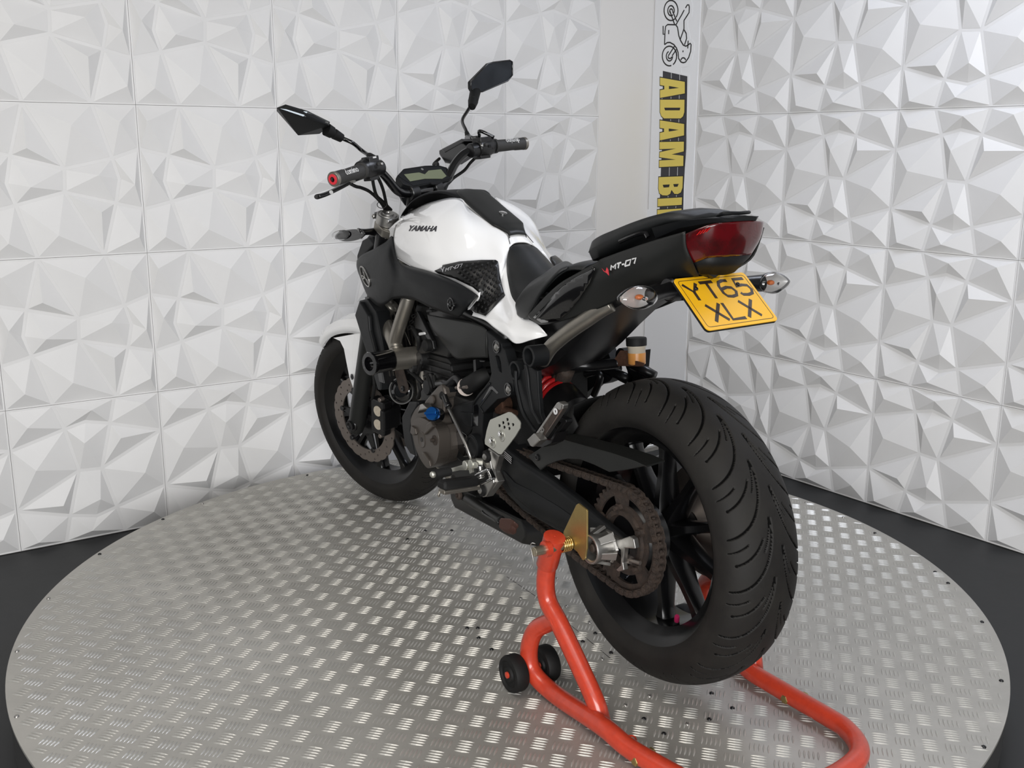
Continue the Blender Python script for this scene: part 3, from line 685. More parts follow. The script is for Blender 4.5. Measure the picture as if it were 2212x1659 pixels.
# lower nose of the tank in front
bk('tank_front', densegrid([[(1.075, y, .58 - abs(y) * .25) for y in (-.13, -.06, 0, .06, .13)], [(1.085, y, .50) for y in (-.15, -.07, 0, .07, .15)]], 4, 4), 'matblack', solid=.003)
ft = KK('2', [(600, 435), (625, 400), (660, 350), (710, 300), (760, 262), (775, 300), (740, 345), (712, 390), (705, 410)], .125)
bk('tank_shoulder_trim', prism(ft, (0, -.02, 0)), 'white', smooth=False, bevel=.002)
# black centre trim and cap pad
def strip(st_, dz, m, name, par=None, ends=True):
    rows = []
    for x, hw, z in st_:
        rows.append([(x, hw, z + dz - .007), (x, hw * .93, z + dz - .001), (x, hw * .5, z + dz + .001), (x, 0, z + dz + .002), (x, -hw * .5, z + dz + .001), (x, -hw * .93, z + dz - .001), (x, -hw, z + dz - .007)])
    rows = [np.array(r, float) for r in rows]
    a = rows[0].copy(); a[:, 0] += .006; a[:, 2] -= .010; b = rows[-1].copy(); b[:, 0] -= .006; b[:, 2] -= .010
    return bk(name, densegrid([a] + rows + [b], 4, 3), m, par, smooth=45, solid=.002)
strip([(1.06, .075, .640), (.98, .085, .672), (.92, .085, .688), (.86, .075, .697), (.81, .062, .693), (.77, .05, .679)], .001, 'matblack', 'tank_centre_trim')
cp = strip([(.825, .022, .692), (.80, .040, .690), (.76, .046, .675), (.70, .046, .649), (.655, .046, .630), (.615, .045, .613), (.598, .037, .605), (.572, .025, .592)], .006, 'greyblack', 'fuel_cap_cover')
kc = np.array([.655, -.012, .6385]); kn = np.array([-.40, 0, .92])
bk('fuel_cap_lock', lathe([(0, .0105), (.002, .0105), (.0028, .008), (.0028, .0001)], kc, kn, 24), 'chrome', cp)
for sy in (1, -1):
    bk('tank_seam_line', ribbon([(.574, .024 * sy, .5925), (.562, .029 * sy, .5795), (.550, .033 * sy, .568)], .0012, .0016, (-.4, 0, .9)), 'ink', tk, smooth=False)
# maker lettering on tank side
def onside(u, v): # surface frame for the lettering, a parallelogram traced from the photograph
    a, b, c, d = map(np.array, ((818, 366), (1050, 371), (832, 322), (1064, 328)))
    q = a * (1 - u) * (1 - v) + b * u * (1 - v) + c * (1 - u) * v + d * u * v
    return cast(TT, '2', q[0], q[1], .0018)
def letters(s_, fn, m, par, h=.0015, slant=.0, bold=.02, name='lettering', N_=(0, 1, 0), both=False):
    N_ = np.array(N_, float); VF = textmap(s_, lambda u, v, w_: fn(u + slant * (v - .5), v) + N_ * h * w_, bold)
    return bk(name, VF, m, par, smooth=False)
lt = letters('YAMAHA', onside, 'road', tsl, h=.0012, bold=.03, name='maker_lettering', slant=.05)
# side scoops
scols = [[(432, 585, .09), (428, 640, .09), (433, 700, .095), (450, 745, .10)],
         [(412, 600, .155), (410, 640, .175), (422, 690, .182), (440, 740, .175)],
         [(455, 555, .165), (468, 640, .190), (482, 740, .197), (500, 885, .178)],
         [(550, 508, .160), (568, 610, .195), (580, 750, .207), (582, 962, .180)],
         [(640, 455, .157), (658, 580, .193), (680, 740, .209), (640, 948, .182)],
         [(697, 412, .155), (705, 575, .178), (745, 740, .206), (705, 905, .184)],
         [(730, 604, .170), (780, 655, .195), (820, 760, .206), (850, 905, .184)],
         [(1000, 694, .172), (1000, 735, .19), (990, 840, .200), (1000, 975, .182)],
         [(1200, 775, .167), (1180, 806, .18), (1155, 905, .189), (1140, 1025, .175)],
         [(1346, 860, .160), (1310, 885, .168), (1262, 955, .178), (1214, 1045, .170)],
         [(1362, 882, .158), (1342, 912, .163), (1293, 968, .169), (1236, 1036, .167)]]
sl, sr = patch('side_scoop', '2', scols, 'matblack')
emb = []; ST_ = bvh(densegrid([[K('2', *p) for p in c] for c in scols], 5, 4))
Ca = K('2', 482, 727, .200); U_ = (K('2', 516, 762, .2045) - K('2', 448, 690, .189)) / 2; V_ = (K('2', 465, 655, .196) - K('2', 500, 797, .2)) / 2
ep = lambda a, b: cast(ST_, '2', 482 + a * 34 + b * -17, 727 + a * 32 - b * 70, .002)
en = np.cross(V_, U_); en /= np.linalg.norm(en); en = en if en[1] > 0 else -en
emb.append(ribbon([ep(math.cos(t), math.sin(t)) for t in np.linspace(0, 2 * pi, 41)], .0035, .003, en))
for t in (90, 210, 330):
    t = math.radians(t); d = np.array([math.cos(t), math.sin(t)]); n_ = np.array([-d[1], d[0]])
    q = lambda a, b: ep(*(d * a + n_ * b))
    emb.append(ribbon([q(0, 0), q(.42, 0)], .003, .003, en)); emb.append(ribbon([q(.95, .14), q(.45, .14), q(.40, 0), q(.45, -.14), q(.95, -.14)], .0028, .003, en))
bk('tuning_fork_emblem', merge(*emb), 'silver', sl, smooth=False)
rc = cast(ST_, '2', 1168, 942, .0045)
bk('scoop_bolt_recess', lathe([(-.004, .0155), (.0012, .0155), (.0012, .0135), (-.003, .012), (-.003, .0001)], rc, (0, 1, 0), 28), 'gloss', sl, smooth=40)
bolt('scoop_bolt', rc + [0.003, -.003, 0], r=.006, h=.004, m='satin', par=sl)

# knee pads with raised dots
kp = [(1025, 682), (1085, 655), (1092, 636), (1230, 606), (1400, 595), (1515, 595), (1533, 608), (1545, 700), (1562, 790), (1586, 872), (1500, 960), (1422, 1036), (1350, 1015), (1310, 986), (1360, 925), (1390, 885), (1375, 850), (1330, 812), (1190, 746), (1060, 706)]
def klat(x, y):  # lateral position of the tank side, from the traced grid columns
    pts = [(x0, y0, l0) for c in tcols for x0, y0, l0 in c]
    w_ = [1 / ((x - a) ** 2 + (y - b) ** 2 + 900) ** 1.5 for a, b, l in pts]; return sum(q * l for q, (a, b, l) in zip(w_, pts)) / sum(w_) + .004
kin = inset(kp, 12) if False else kp
def inside(x, y, P):
    r = False
    for i in range(len(P)):
        a, b = P[i], P[i - 1]
        if (a[1] > y) != (b[1] > y) and x < (b[0] - a[0]) * (y - a[1]) / (b[1] - a[1]) + a[0]: r = not r
    return r
bm = bmesh.new()
cent = []
# triangulated pad following the tank surface
gx = np.arange(1030, 1590, 26); gy = np.arange(598, 1036, 22)
pp = list(kp)
dense = []
for i in range(len(kp)):
    a, b = np.array(kp[i - 1], float), np.array(kp[i], float)
    n_ = max(1, int(np.linalg.norm(b - a) / 28))
    for t in range(n_): dense.append(a + (b - a) * t / n_)
nb = len(dense); sh = inset([tuple(d) for d in kp], 9)
allp = [Vector(d) for d in dense] + [Vector((x, y)) for x in gx for y in gy if inside(x, y, kp) and min(math.hypot(x - d[0], y - d[1]) for d in dense) > 14]
from mathutils.geometry import delaunay_2d_cdt
vv_, ee_, ff_, *_r = delaunay_2d_cdt(allp, [(i, (i + 1) % nb) for i in range(nb)], [], 1, 1e-4)
def smoothlat(tree, s_, pts, off):
    """cast the points on a surface, then smooth the lateral positions with a low-order fit so the pad stays fair"""
    P = np.array(pts, float); L = np.array([cast(tree, s_, x, y, 0, .14)[1] for x, y in P])
    c0 = P.mean(0); X_, Y_ = ((P - c0) / 300).T; A = np.stack([X_ ** i * Y_ ** j for i in range(4) for j in range(4 - i)], 1); w_ = np.ones(len(L))
    for _ in range(8):
        co = np.linalg.lstsq(A * w_[:, None], L * w_, rcond=None)[0]; r_ = L - A @ co; w_ = 1 / (1 + (r_ / .004) ** 2)
    def f(x, y, extra=0.0):
        a, b = (np.array([x, y]) - c0) / 300; return K(s_, x, y, float(sum(k_ * a ** i * b ** j for k_, (i, j) in zip(co, [(i, j) for i in range(4) for j in range(4 - i)]))) + off + extra)
    return f
padf = smoothlat(TT, '2', [(v.x, v.y) for v in vv_], .0065)
KV = []
for v in vv_:
    p = padf(v.x, v.y); q = cast(TT, '2', v.x, v.y, .0, .10); KV.append(p if p[1] > q[1] + .0035 else K('2', v.x, v.y, float(q[1]) + .0035))
PT = bvh((KV, KF_ := [tuple(f) for f in ff_]))
KF = [tuple(f) for f in ff_]
kpo = bk('knee_pad', (KV, KF), 'padblack', smooth=True, solid=.004)
kpr = bk('knee_pad', mir((KV, KF)), 'padblack', smooth=True, solid=.004)
dots = []
for a in range(-12, 14):
    for b in range(-2, 22):
        x, y = 1225 + 46 * a + 27 * b, 697 - 13.5 * a + 19.5 * b
        if not inside(x, y, kp) or x < 1215 - .0 * y or min(math.hypot(x - d[0], y - d[1]) for d in dense) < 20: continue
        if x < 1330 and y < 640 + (1330 - x) * .25: continue
        dots.append(cast(PT, '2', x, y, .0018, .15))
for d in dots:
    VF = lathe([(0, .0042), (.0028, .0028), (.0034, .0001)], d, (0, 1, .25), 6)
    bk('pad_stud', VF, 'padblack', kpo, smooth=30)
def onpad(u, v):
    a, b, c, d = map(np.array, ((1120, 688), (1240, 655), (1128, 664), (1255, 630)))
    q = a * (1 - u) * (1 - v) + b * u * (1 - v) + c * (1 - u) * v + d * u * v
    return cast(PT, '2', q[0], q[1], .0023)
# block strokes for the model lettering: 7x5 style cells
GL = {'M': [[(0, 0), (0, 1), (.5, .45), (1, 1), (1, 0)]], 'T': [[(0, 1), (1, 1)], [(.5, 1), (.5, 0)]], '-': [[(.1, .5), (.9, .5)]], '0': [[(0, 0), (0, 1), (1, 1), (1, 0), (0, 0)]], '7': [[(0, 1), (1, 1), (1, 0)]],
      'Y': [[(0, 1), (.5, .5), (1, 1)], [(.5, .5), (.5, 0)]], 'X': [[(0, 0), (1, 1)], [(0, 1), (1, 0)]], 'L': [[(0, 1), (0, 0), (1, 0)]],
      '6': [[(.85, .97), (.5, 1), (.15, .92), (0, .7), (0, .25), (.15, .05), (.5, 0), (.85, .05), (1, .28), (.85, .52), (.5, .58), (.1, .5)]],
      '5': [[(.92, 1), (.1, 1), (.02, .55), (.5, .62), (.88, .56), (1, .3), (.85, .06), (.5, 0), (.1, .04), (0, .16)]]}
def strokes_text(s_, fn, wds, gap, sw_, h, N_):
    tot_ = sum(wds[c] for c in s_) + gap * (len(s_) - 1); x0 = 0; out_ = []
    for c in s_:
        for pl in GL[c]:
            out_.append(ribbon([fn((x0 + u * wds[c]) / tot_, v) for u, v in pl], sw_, h, N_))
        x0 += wds[c] + gap
    return merge(*out_)
WD = {'M': 1.3, 'T': 1.1, '-': .7, '0': 1.3, '7': 1.0}
bk('model_lettering', strokes_text('MT-07', onpad, WD, .35, .0016, .0012, (0, 1, 0)), 'greytext', kpo, smooth=False)
bk('claw_mark', ribbon([cast(PT, '2', x, y, .0023) for x, y in [(1080, 660), (1095, 672), (1100, 690), (1105, 668), (1112, 655)]], .0018, .0012, (0, 1, 0)), 'greytext', kpo, smooth=False)

# ---- seats and tail
seat = []
for x, z, xe, ze, we in ((.558, .566, .548, .558, .028), (.548, .565, .541, .545, .044), (.525, .555, .531, .521, .055), (.497, .538, .516, .500, .064), (.46, .515, .492, .462, .077), (.42, .496, .455, .440, .089), (.38, .486, .402, .416, .102), (.34, .487, .355, .412, .113), (.30, .498, .310, .440, .122), (.265, .516, .285, .47, .124), (.235, .537, .247, .498, .122), (.205, .548, .206, .528, .105), (.165, .548, .165, .530, .09)):
    seat.append([(xe, we, ze), (xe * .75 + x * .25, we * .93, ze * .55 + z * .45), (xe * .4 + x * .6, we * .68, ze * .2 + z * .8), (x, we * .3, z), (x, 0, z), (x, -we * .3, z), (xe * .4 + x * .6, -we * .68, ze * .2 + z * .8), (xe * .75 + x * .25, -we * .93, ze * .55 + z * .45), (xe, -we, ze)])
bk('rider_seat', densegrid([[np.array(p, float) for p in r] for r in seat], 5, 3), 'vinyl', smooth=True, solid=.006)
# rear bolster of the rider seat: side rolls
bo = [[(1690, 1000, .108), (1680, 960, .113), (1690, 920, .108), (1712, 905, .098)], [(1700, 1035, .112), (1735, 985, .120), (1745, 850, .112), (1790, 790, .09)], [(1762, 1046, .114), (1810, 950, .124), (1850, 780, .116), (1900, 715, .085)], [(1850, 900, .116), (1890, 830, .125), (1950, 720, .112), (1990, 650, .075)], [(1990, 725, .112), (2010, 700, .118), (2040, 660, .10), (2070, 615, .05)], [(2085, 665, .10), (2090, 655, .10), (2100, 640, .08), (2125, 640, .04)]]
patch('seat_bolster', '2', bo, 'vinyl', th=.006)
ps_ = []
for x, z, hw, t in ((.150, .575, .075, .026), (.135, .592, .098, .040), (.10, .607, .105, .045), (.05, .622, .10, .040), (0, .636, .094, .034), (-.05, .648, .085, .030), (-.085, .652, .076, .026), (-.105, .650, .062, .020), (-.115, .643, .04, .012)):
    ps_.append([np.array(p, float) for p in ((x, hw * .9, z - t), (x, hw, z - t * .55), (x, hw * .93, z - t * .12), (x, hw * .6, z + .001), (x, 0, z + .004), (x, -hw * .6, z + .001), (x, -hw * .93, z - t * .12), (x, -hw, z - t * .55), (x, -hw * .9, z - t), (x, 0, z - t - .002))])
pil = bk('pillion_seat', loft([list(r) for r in np.array([smoothpath(np.array(ps_)[:, j], 4) for j in range(10)]).transpose(1, 0, 2)]), 'vinyl', smooth=60)
bk('seat_stitching', ribbon([(.128, .1035 * s_, .572 + .02 * (1 - abs(s_))) if False else (.126 + .004 * abs(s_), .102 * s_, .598 - .030 * abs(s_) ** 6) for s_ in np.linspace(-1, 1, 25)], .002, .0015, (.3, 0, 1)), 'ink', pil, smooth=False)
for sy in (1, -1):
    bk('seat_strap_slot', tube([(.03, .099 * sy, .594), (0, .095 * sy, .604), (-.03, .088 * sy, .612), (-.04, .086 * sy, .604)], .0045, 8, smooth=4), 'gloss', pil)
gcols = [[(197, 884, .120), (205, 878, .121), (222, 900, .118), (285, 938, .112)],
         [(330, 740, .128), (300, 830, .126), (290, 900, .121), (330, 938, .113)],
         [(440, 641, .128), (430, 740, .128), (400, 860, .120), (420, 924, .112)],
         [(560, 570, .124), (560, 680, .122), (560, 790, .115), (600, 868, .105)],
         [(700, 492, .116), (720, 600, .117), (760, 710, .108), (800, 790, .095)],
         [(765, 456, .110), (850, 560, .110), (930, 650, .098), (980, 700, .082)],
         [(1090, 342, .100), (1130, 450, .100), (1180, 560, .086), (1230, 622, .064)],
         [(1340, 268, .096), (1350, 380, .089), (1400, 500, .070), (1440, 590, .035)],
         [(1480, 232, .068), (1500, 380, .055), (1520, 480, .035), (1560, 572, .004)]]
tl, tr = patch('tail_cover', '3', [c for c in gcols[:8]], 'greyblack')
T3 = bvh(densegrid([KK('3', c) for c in gcols[:8]], 5, 4))
def decal(name, outline, tree, s_, off, m, par, step=28, lat=.12, solid=.001):
    out_ = []
    for i in range(len(outline)):
        a, b = np.array(outline[i - 1], float), np.array(outline[i], float); n_ = max(1, int(np.linalg.norm(b - a) / step))
        out_ += [a + (b - a) * t / n_ for t in range(n_)]
    xs = [p[0] for p in outline]; ys = [p[1] for p in outline]
    ptsx = [Vector(p) for p in out_] + [Vector((x, y)) for x in np.arange(min(xs), max(xs), step) for y in np.arange(min(ys), max(ys), step) if inside(x, y, outline) and min(math.hypot(x - d[0], y - d[1]) for d in out_) > step * .5]
    vv, _e, ff, *_q = delaunay_2d_cdt(ptsx, [(i, (i + 1) % len(out_)) for i in range(len(out_))], [], 1, 1e-4)
    f_ = smoothlat(tree, s_, [(v.x, v.y) for v in vv], off); VV_ = []
    for v in vv:
        p = f_(v.x, v.y); q = cast(tree, s_, v.x, v.y, 0, -1); VV_.append(p if q[1] < -.5 or p[1] > q[1] + off * .6 else K(s_, v.x, v.y, float(q[1]) + off * .6))
    return bk(name, (VV_, [tuple(f) for f in ff]), m, par, smooth=True, solid=solid)
decal('gloss_side_insert', [(240, 890), (330, 800), (440, 665), (560, 595), (690, 530), (650, 640), (575, 760), (500, 850), (425, 918), (300, 930)], T3, '3', .0055, 'gloss', tl)
bk('insert_edge_line', tube([cast(T3, '3', x, y, .0045, .122) for x, y in [(260, 905), (340, 815), (445, 680), (560, 605), (690, 530)]], .0016, 8, smooth=5), 'greyblack', tl, smooth=True)
def ontail(u, v):
    a, b, c, d = K('3', 808, 548, .1155), K('3', 978, 500, .1125), K('3', 812, 514, .1158), K('3', 990, 460, .112)
    return (a * (1 - u) * (1 - v) + b * u * (1 - v) + c * (1 - u) * v + d * u * v) + np.array([0, .0015, 0])
bk('model_lettering', strokes_text('MT-07', ontail, WD, .35, .0030, .001, (0, 1, 0)), 'silvertext', tl, smooth=False)
bk('red_claw_mark', prism(KK('3', [(738, 535), (765, 562), (775, 528), (785, 545), (790, 587), (775, 570), (755, 558)], .1185), (0, .0008, 0)), 'redcap', tl, smooth=False)
# tail light
TLR0 = [[(-.132, .092, .606), (-.180, .067, .628), (-.197, .032, .633), (-.200, 0, .634)], [(-.138, .088, .588), (-.178, .062, .602), (-.190, .030, .605), (-.193, 0, .606)], [(-.145, .064, .562), (-.166, .050, .571), (-.176, .025, .572), (-.178, 0, .572)], [(-.135, .040, .540), (-.146, .030, .540), (-.150, .015, .538), (-.151, 0, .537)]]
TLR = TLR0[:3]; full = [[np.array(p, float) for p in r] + [np.array(p, float) * MR for p in r[::-1][1:]] for r in TLR]
bk('tail_light_base', densegrid([[np.array(p, float) for p in r] + [np.array(p, float) * MR for p in r[::-1][1:]] for r in TLR0[2:]], 4, 4), 'matblack', smooth=True, solid=.004)
tlt = bk('tail_light', densegrid(full, 5, 4), 'lens_red', smooth=45, solid=.004)
for k in range(4): bk('tail_light_fin', box(K('3', 1442 + 22 * k, 278 - 7 * k, .079 - .003 * k), (.002, -.003, 0), (0, .001, 0), (-.003, -.002, .004)), 'lens_lit', tlt, smooth=False)
bk('tail_end', merge(loft([[np.array(p, float) for p in ((x, hw, z), (x, 0, z + .004), (x, -hw, z), (x, -hw * .9, z - t), (x, hw * .9, z - t))] for x, hw, z, t in ((-.06, .094, .622, .02), (-.12, .088, .634, .012), (-.175, .064, .640, .008), (-.205, .03, .640, .006))]),), 'matblack', smooth=40)
bk('grab_strap', tube([(-.11, -.035, .640), (-.15, -.045, .646), (-.185, -.03, .648), (-.195, 0, .6475), (-.185, .03, .648), (-.165, .028, .643)], .0032, 8, smooth=5), 'matblack')
# undertray under the tail
und = []
for x, w_, zt, zb in ((-.13, .03, .575, .54), (-.08, .06, .59, .52), (-.03, .07, .58, .50), (.05, .078, .56, .475), (.12, .083, .53, .443), (.18, .085, .50, .402), (.24, .085, .47, .357), (.31, .085, .44, .312), (.42, .08, .40, .27)):
    und.append([np.array(p, float) for p in ((x, w_, zt), (x, w_, (zt + zb) / 2), (x, w_ * .8, zb), (x, 0, zb - .012), (x, -w_ * .8, zb), (x, -w_, (zt + zb) / 2), (x, -w_, zt))])
bk('undertray', loft(und), 'satin', smooth=40)
# number plate
PC = np.array([-.1611, 0, .4877]); pt = .8483; pyw = -.1124
pu = np.array([math.sin(pt), 0, math.cos(pt)]); py = np.array([math.sin(pyw), math.cos(pyw), 0]); pn = np.cross(pu, py); pn = pn if pn[0] < 0 else -pn
def rr_(hw, hh, r, off):
    out_ = []
    for cx, cy, a0 in ((hw - r, hh - r, 0), (-hw + r, hh - r, 90), (-hw + r, -hh + r, 180), (hw - r, -hh + r, 270)):
        for t in np.radians(np.linspace(a0, a0 + 90, 6)): out_.append(PC + py * (cx + r * math.cos(t)) + pu * (cy + r * math.sin(t)) + pn * off)
    return out_
npl = bk('number_plate', prism(rr_(.0985, .0635, .009, 0), pn * .002), 'plate', smooth=False)
bk('plate_backing', prism(rr_(.0985, .0635, .009, -.0045), pn * .004), 'rubber', npl, smooth=False)
lp = rr_(.0915, .0565, .007, .002); bk('plate_border', ribbon(lp + lp[:1], .0011, .0003, pn), 'redcap' if False else 'plateink', npl, smooth=False)
PW = {'Y': 1.0, 'T': 1.0, '6': 1.0, '5': 1.0, 'X': 1.0, 'L': 1.0}
def pline(x0, x1, y0, y1): return lambda u, v: PC + py * (-(x0 + (x1 - x0) * u)) + pu * (y0 + (y1 - y0) * v) + pn * .0021
bk('plate_lettering', strokes_text('YT65', pline(-.0855, .086, .0065, .0475), PW, .27, .0072, .0004, pn), 'plateink', npl, smooth=False)
bk('plate_lettering', strokes_text('XLX', pline(-.063, .063, -.047, -.006), PW, .27, .0072, .0004, pn), 'plateink', npl, smooth=False)
for sy in (1, -1): bolt('plate_screw', PC + py * .058 * sy + pu * .034 + pn * .0022, ax=pn, r=.0035, h=.003, m='satin', par=npl)
bk('plate_bracket', merge(prism([PC + py * a + pu * b - pn * .0045 for a, b in ((.04, .05), (-.04, .05), (-.03, -.02), (.03, -.02))], -pn * .006), box((-.085, 0, .520), (.025, 0, .005), (0, .03, 0), (-.002, 0, .012))), 'satin', smooth=False, bevel=.002)
# indicators
def indicator(c, sy, name='rear_indicator', sc=1.0, lens='lens_clear', ax=None):
    # stalk root at (c.x, ..); lamp body is a teardrop: dark shell in front, lens behind
    c = np.array(c, float); ux = np.array([1.0, 0.06 * sy, 0.05]); ux /= np.linalg.norm(ux); uy = np.array([0, sy, 0.0]); uz = np.cross(ux, [0, 1., 0]) * 1.0; uz = np.array([0, 0, 1.])
    shell = []
    for t in np.linspace(-1, 1, 14):
        pass
    V, F = [], []
    # shell: half ellipsoid facing forward; long axis sideways
    L_ = .040 * sc; Hh = .0215 * sc; Dp = .032 * sc
    nu_, nv_ = 18, 8
    def surf(front, lens_):
        V, F = [], []
        for i in range(nv_ + 1):
            ph_ = pi / 2 * i / nv_
            for k in range(nu_ * 2):
                t = pi * k / nu_; px_ = math.cos(t); pz_ = math.sin(t)
                yy_ = L_ * px_ * (1.12 if px_ > 0 else 1.0); zz_ = Hh * pz_ * (1 - .35 * max(0, px_) ** 2)
                V.append(c + uy * yy_ * math.cos(ph_) + uz * zz_ * math.cos(ph_) + ux * front * math.sin(ph_))
        for i in range(nv_):
            for k in range(nu_ * 2): F.append((i * 2 * nu_ + k, i * 2 * nu_ + (k + 1) % (2 * nu_), (i + 1) * 2 * nu_ + (k + 1) % (2 * nu_), (i + 1) * 2 * nu_ + k))
        return V, F
    root = bk(name, surf(Dp, 0), 'gloss', smooth=True, solid=.002)
    refl = merge(surf(Dp * .55, 0)); bk('indicator_reflector', ([p - ux * .001 for p in refl[0]], refl[1]), 'reflector', root, smooth=20)
    bk('indicator_bulb', ell(c + ux * .006 - uy * .004, ux * .007, uy * .009, uz * .005, 10, 8), 'amber', root, smooth=True)
    bk('indicator_lens', surf(-.015 * sc, 1), lens, root, smooth=True, solid=.0012)
    return root
for sy in (1, -1):
    c = K('3', 1012, 748, .170) if sy == 1 else K('3', 1985, 640, -.175)
    r_ = indicator(c, sy)
    inn = np.array([-.085, .045 * sy, .508]); bk('indicator_stalk', tube([inn, inn * .5 + (c + [.015, -.03 * sy, 0]) * .5 + [0, 0, .001], c + [.012, -.022 * sy, 0]], [.021, .014, .017], 16, smooth=4), 'satin', r_)
bk('indicator_mount', merge(cyl((-.083, -.075, .508), YL, .15, .024, 20, .004), box((-.05, 0, .505), (.05, 0, .0), (0, .05, 0), (0, 0, .018))), 'satin', smooth=40)
# rear brake fluid reservoir on its rusty bracket (right side)
rb = K('3', 990, 1165, -.085)
rs = bk('brake_fluid_reservoir', lathe([(-.022, .014), (-.018, .019), (.018, .020), (.020, .0215), (.022, .0215)], rb, (0.05, 0, 1), 28), 'resv', smooth=40)
bk('brake_fluid', lathe([(-.0225, .014), (-.0185, .0195), (.006, .0202)], rb, (0.05, 0, 1), 28), 'fluid', rs, smooth=40)
bk('reservoir_cap', lathe([(.022, .023), (.037, .0235), (.040, .022), (.040, .0001)], rb, (0.05, 0, 1), 24), 'rubber', rs, smooth=30)
bk('reservoir_bracket', merge(prism(KK('3', [(815, 1215), (870, 1130), (940, 1130), (960, 1200), (1040, 1222), (1030, 1245), (815, 1242)], -.07), (0, -.003, 0))), 'rustlight', rs, smooth=False)
# ---- chassis
def tb2(name, P, r, m='champ', par=None, **k): return bk(name, tube(P, r, k.pop('seg', 18), smooth=k.pop('sm', 6)), m, par, smooth=True)
fr = tb2('frame', KK('c', [(1320, 130, .150), (1280, 260, .155), (1210, 470, .160), (1150, 680, .162), (1160, 770, .162)]), .0185)
V_, F_ = tube(KK('c', [(1120, 230, .118), (1030, 330, .130), (1020, 430, .142), (1075, 580, .155), (1130, 700, .161), (1180, 830, .161)]), .0195, 18, smooth=6)
bk('frame_tube', (V_, F_), 'champ', fr, smooth=True); bk('frame_tube', mir((V_, F_)), 'champ', fr, smooth=True)
bk('frame_tube', mir(tube(KK('c', [(1320, 130, .150), (1210, 470, .160), (1150, 680, .162)]), .0185, 16, smooth=5)), 'champ', fr, smooth=True)
c0 = K('c', 1252, 915, .165)
bk('engine_mount_sleeve', lathe([(-.030, .010), (-.030, .0295), (.052, .0295), (.052, .010)], c0 - [0, .02, 0], YL, 36), 'champ', fr, smooth=40)
cs = K('c', 815, 985, .272); ce = c0 + [0, .035, 0]; ad = cs - ce; ln = np.linalg.norm(ad)
sd = bk('frame_slider', lathe([(0, .010), (0, .0275), (ln - .012, .0295), (ln - .004, .0315), (ln, .030), (ln + .001, .019), (ln - .010, .0165), (ln - .018, .0165), (ln - .018, .0001)], ce, ad, 40), 'gloss', smooth=40)
c0m, csm = c0 * MR, cs * MR
bk('frame_slider', lathe([(0, .010), (0, .0275), (ln - .004, .0315), (ln, .030), (ln - .018, .0165), (ln - .018, .0001)], ce * MR, (cs - ce) * MR, 32), 'gloss', smooth=40)
# main upper frame spars to the steering head, and the rear subframe
for f in (lambda q: q, mir):
    bk('frame_spar', f(tube([(.90, .135, .42), (1.0, .10, .50), (1.09, .045, .56)], .02, 14, smooth=4)), 'champ', fr, smooth=True)
    bk('frame_spar', f(tube([(.42, .115, .36), (.60, .125, .41), (.80, .13, .43), (.92, .12, .43)], .019, 14, smooth=4)), 'satin', fr, smooth=True)
    if f is not mir: bk('subframe_tube', f(tube(KK('e', [(1040, 420, .118), (1150, 240, .118), (1290, 100, .115)] + ([(1480, -50, .11), (1700, -200, .10), (1830, -290, .092), (1950, -370, .085), (2080, -440, .075)] if f is not mir else [])), .0165, 16, smooth=5)), 'champ', fr, smooth=True)
bk('steering_head', cyl(SOO + SAX * .54, SAX, .15, .034, 30), 'champ', fr, smooth=40)
# cast side plates around the swingarm pivot
hole1 = [(365, 330), (400, 345), (425, 430), (440, 590), (400, 560), (372, 500), (340, 350)]
sp_o = [(200, -40), (330, 60), (425, 150), (440, 200), (475, 240), (520, 400), (575, 560), (620, 740), (605, 880), (570, 930), (500, 960), (380, 985), (250, 1110), (165, 1200), (150, 1420), (135, 1650)]
dpts = [(1085, 1100), (1075, 1150), (1035, 1195), (990, 1170), (965, 1100), (955, 980), (965, 905), (1015, 850), (1030, 760), (1030, 560), (1035, 440), (1100, 330), (1180, 240), (1255, 140), (1285, 40)]
P_ = KK('e', sp_o, .152) + KK('d', dpts, .152) + KK('e', [(270, 500), (235, 250)], .152)
fp = bk('pivot_plate', prism(P_, (0, -.028, 0), [KK('e', hole1, .152)]), 'matblack', smooth=False, bevel=.0035)
bk('pivot_plate', prism([q * MR for q in P_], (0, .028, 0)), 'matblack', smooth=False, bevel=.0035)
for pts in ([(270, 760), (310, 800), (395, 880), (380, 900), (290, 835), (110, 1060), (100, 1180), (95, 1480), (20, 1370), (30, 1060), (120, 950)],):
    bk('pivot_plate_recess', prism(KK('e', [(262, 800), (300, 790), (392, 885), (370, 905), (300, 840), (130, 1040), (100, 1090)], .1525), (0, -.001, 0)), 'gloss', fp, smooth=False)
    bk('pivot_plate_recess', prism(KK('e', [(25, 1080), (75, 1060), (95, 1120), (85, 1380), (15, 1390)], .1525), (0, -.001, 0)), 'gloss', fp, smooth=False)
    bk('pivot_plate_rib', tube(KK('e', [(265, 745, .153), (190, 830, .153), (60, 985, .153), (20, 1060, .153)]), .0025, 8), 'matblack', fp, smooth=True)
    bk('pivot_plate_rib', tube(KK('e', [(165, 1185, .153), (110, 1090, .153), (285, 850, .153)]), .002, 8), 'matblack', fp, smooth=True)
for x, y, s_ in ((370, 208, 'e'), (545, 845, 'e')):
    c = K(s_, x, y, .1535); bk('bolt_recess', lathe([(0, .0150), (.0015, .0150), (.0015, .0125), (-.003, .0115), (-.003, .0001)], c + [.002, 0, .001], YL, 28), 'gloss', fp, smooth=40)
    bk('frame_bolt', lathe([(-.002, .0085), (.003, .0085), (.006, .005), (.0065, .0001)], c - [0.001, 0, 0], YL, 20), 'silver', fp, smooth=40)
pc = K('d', 1020, 1050, .168)
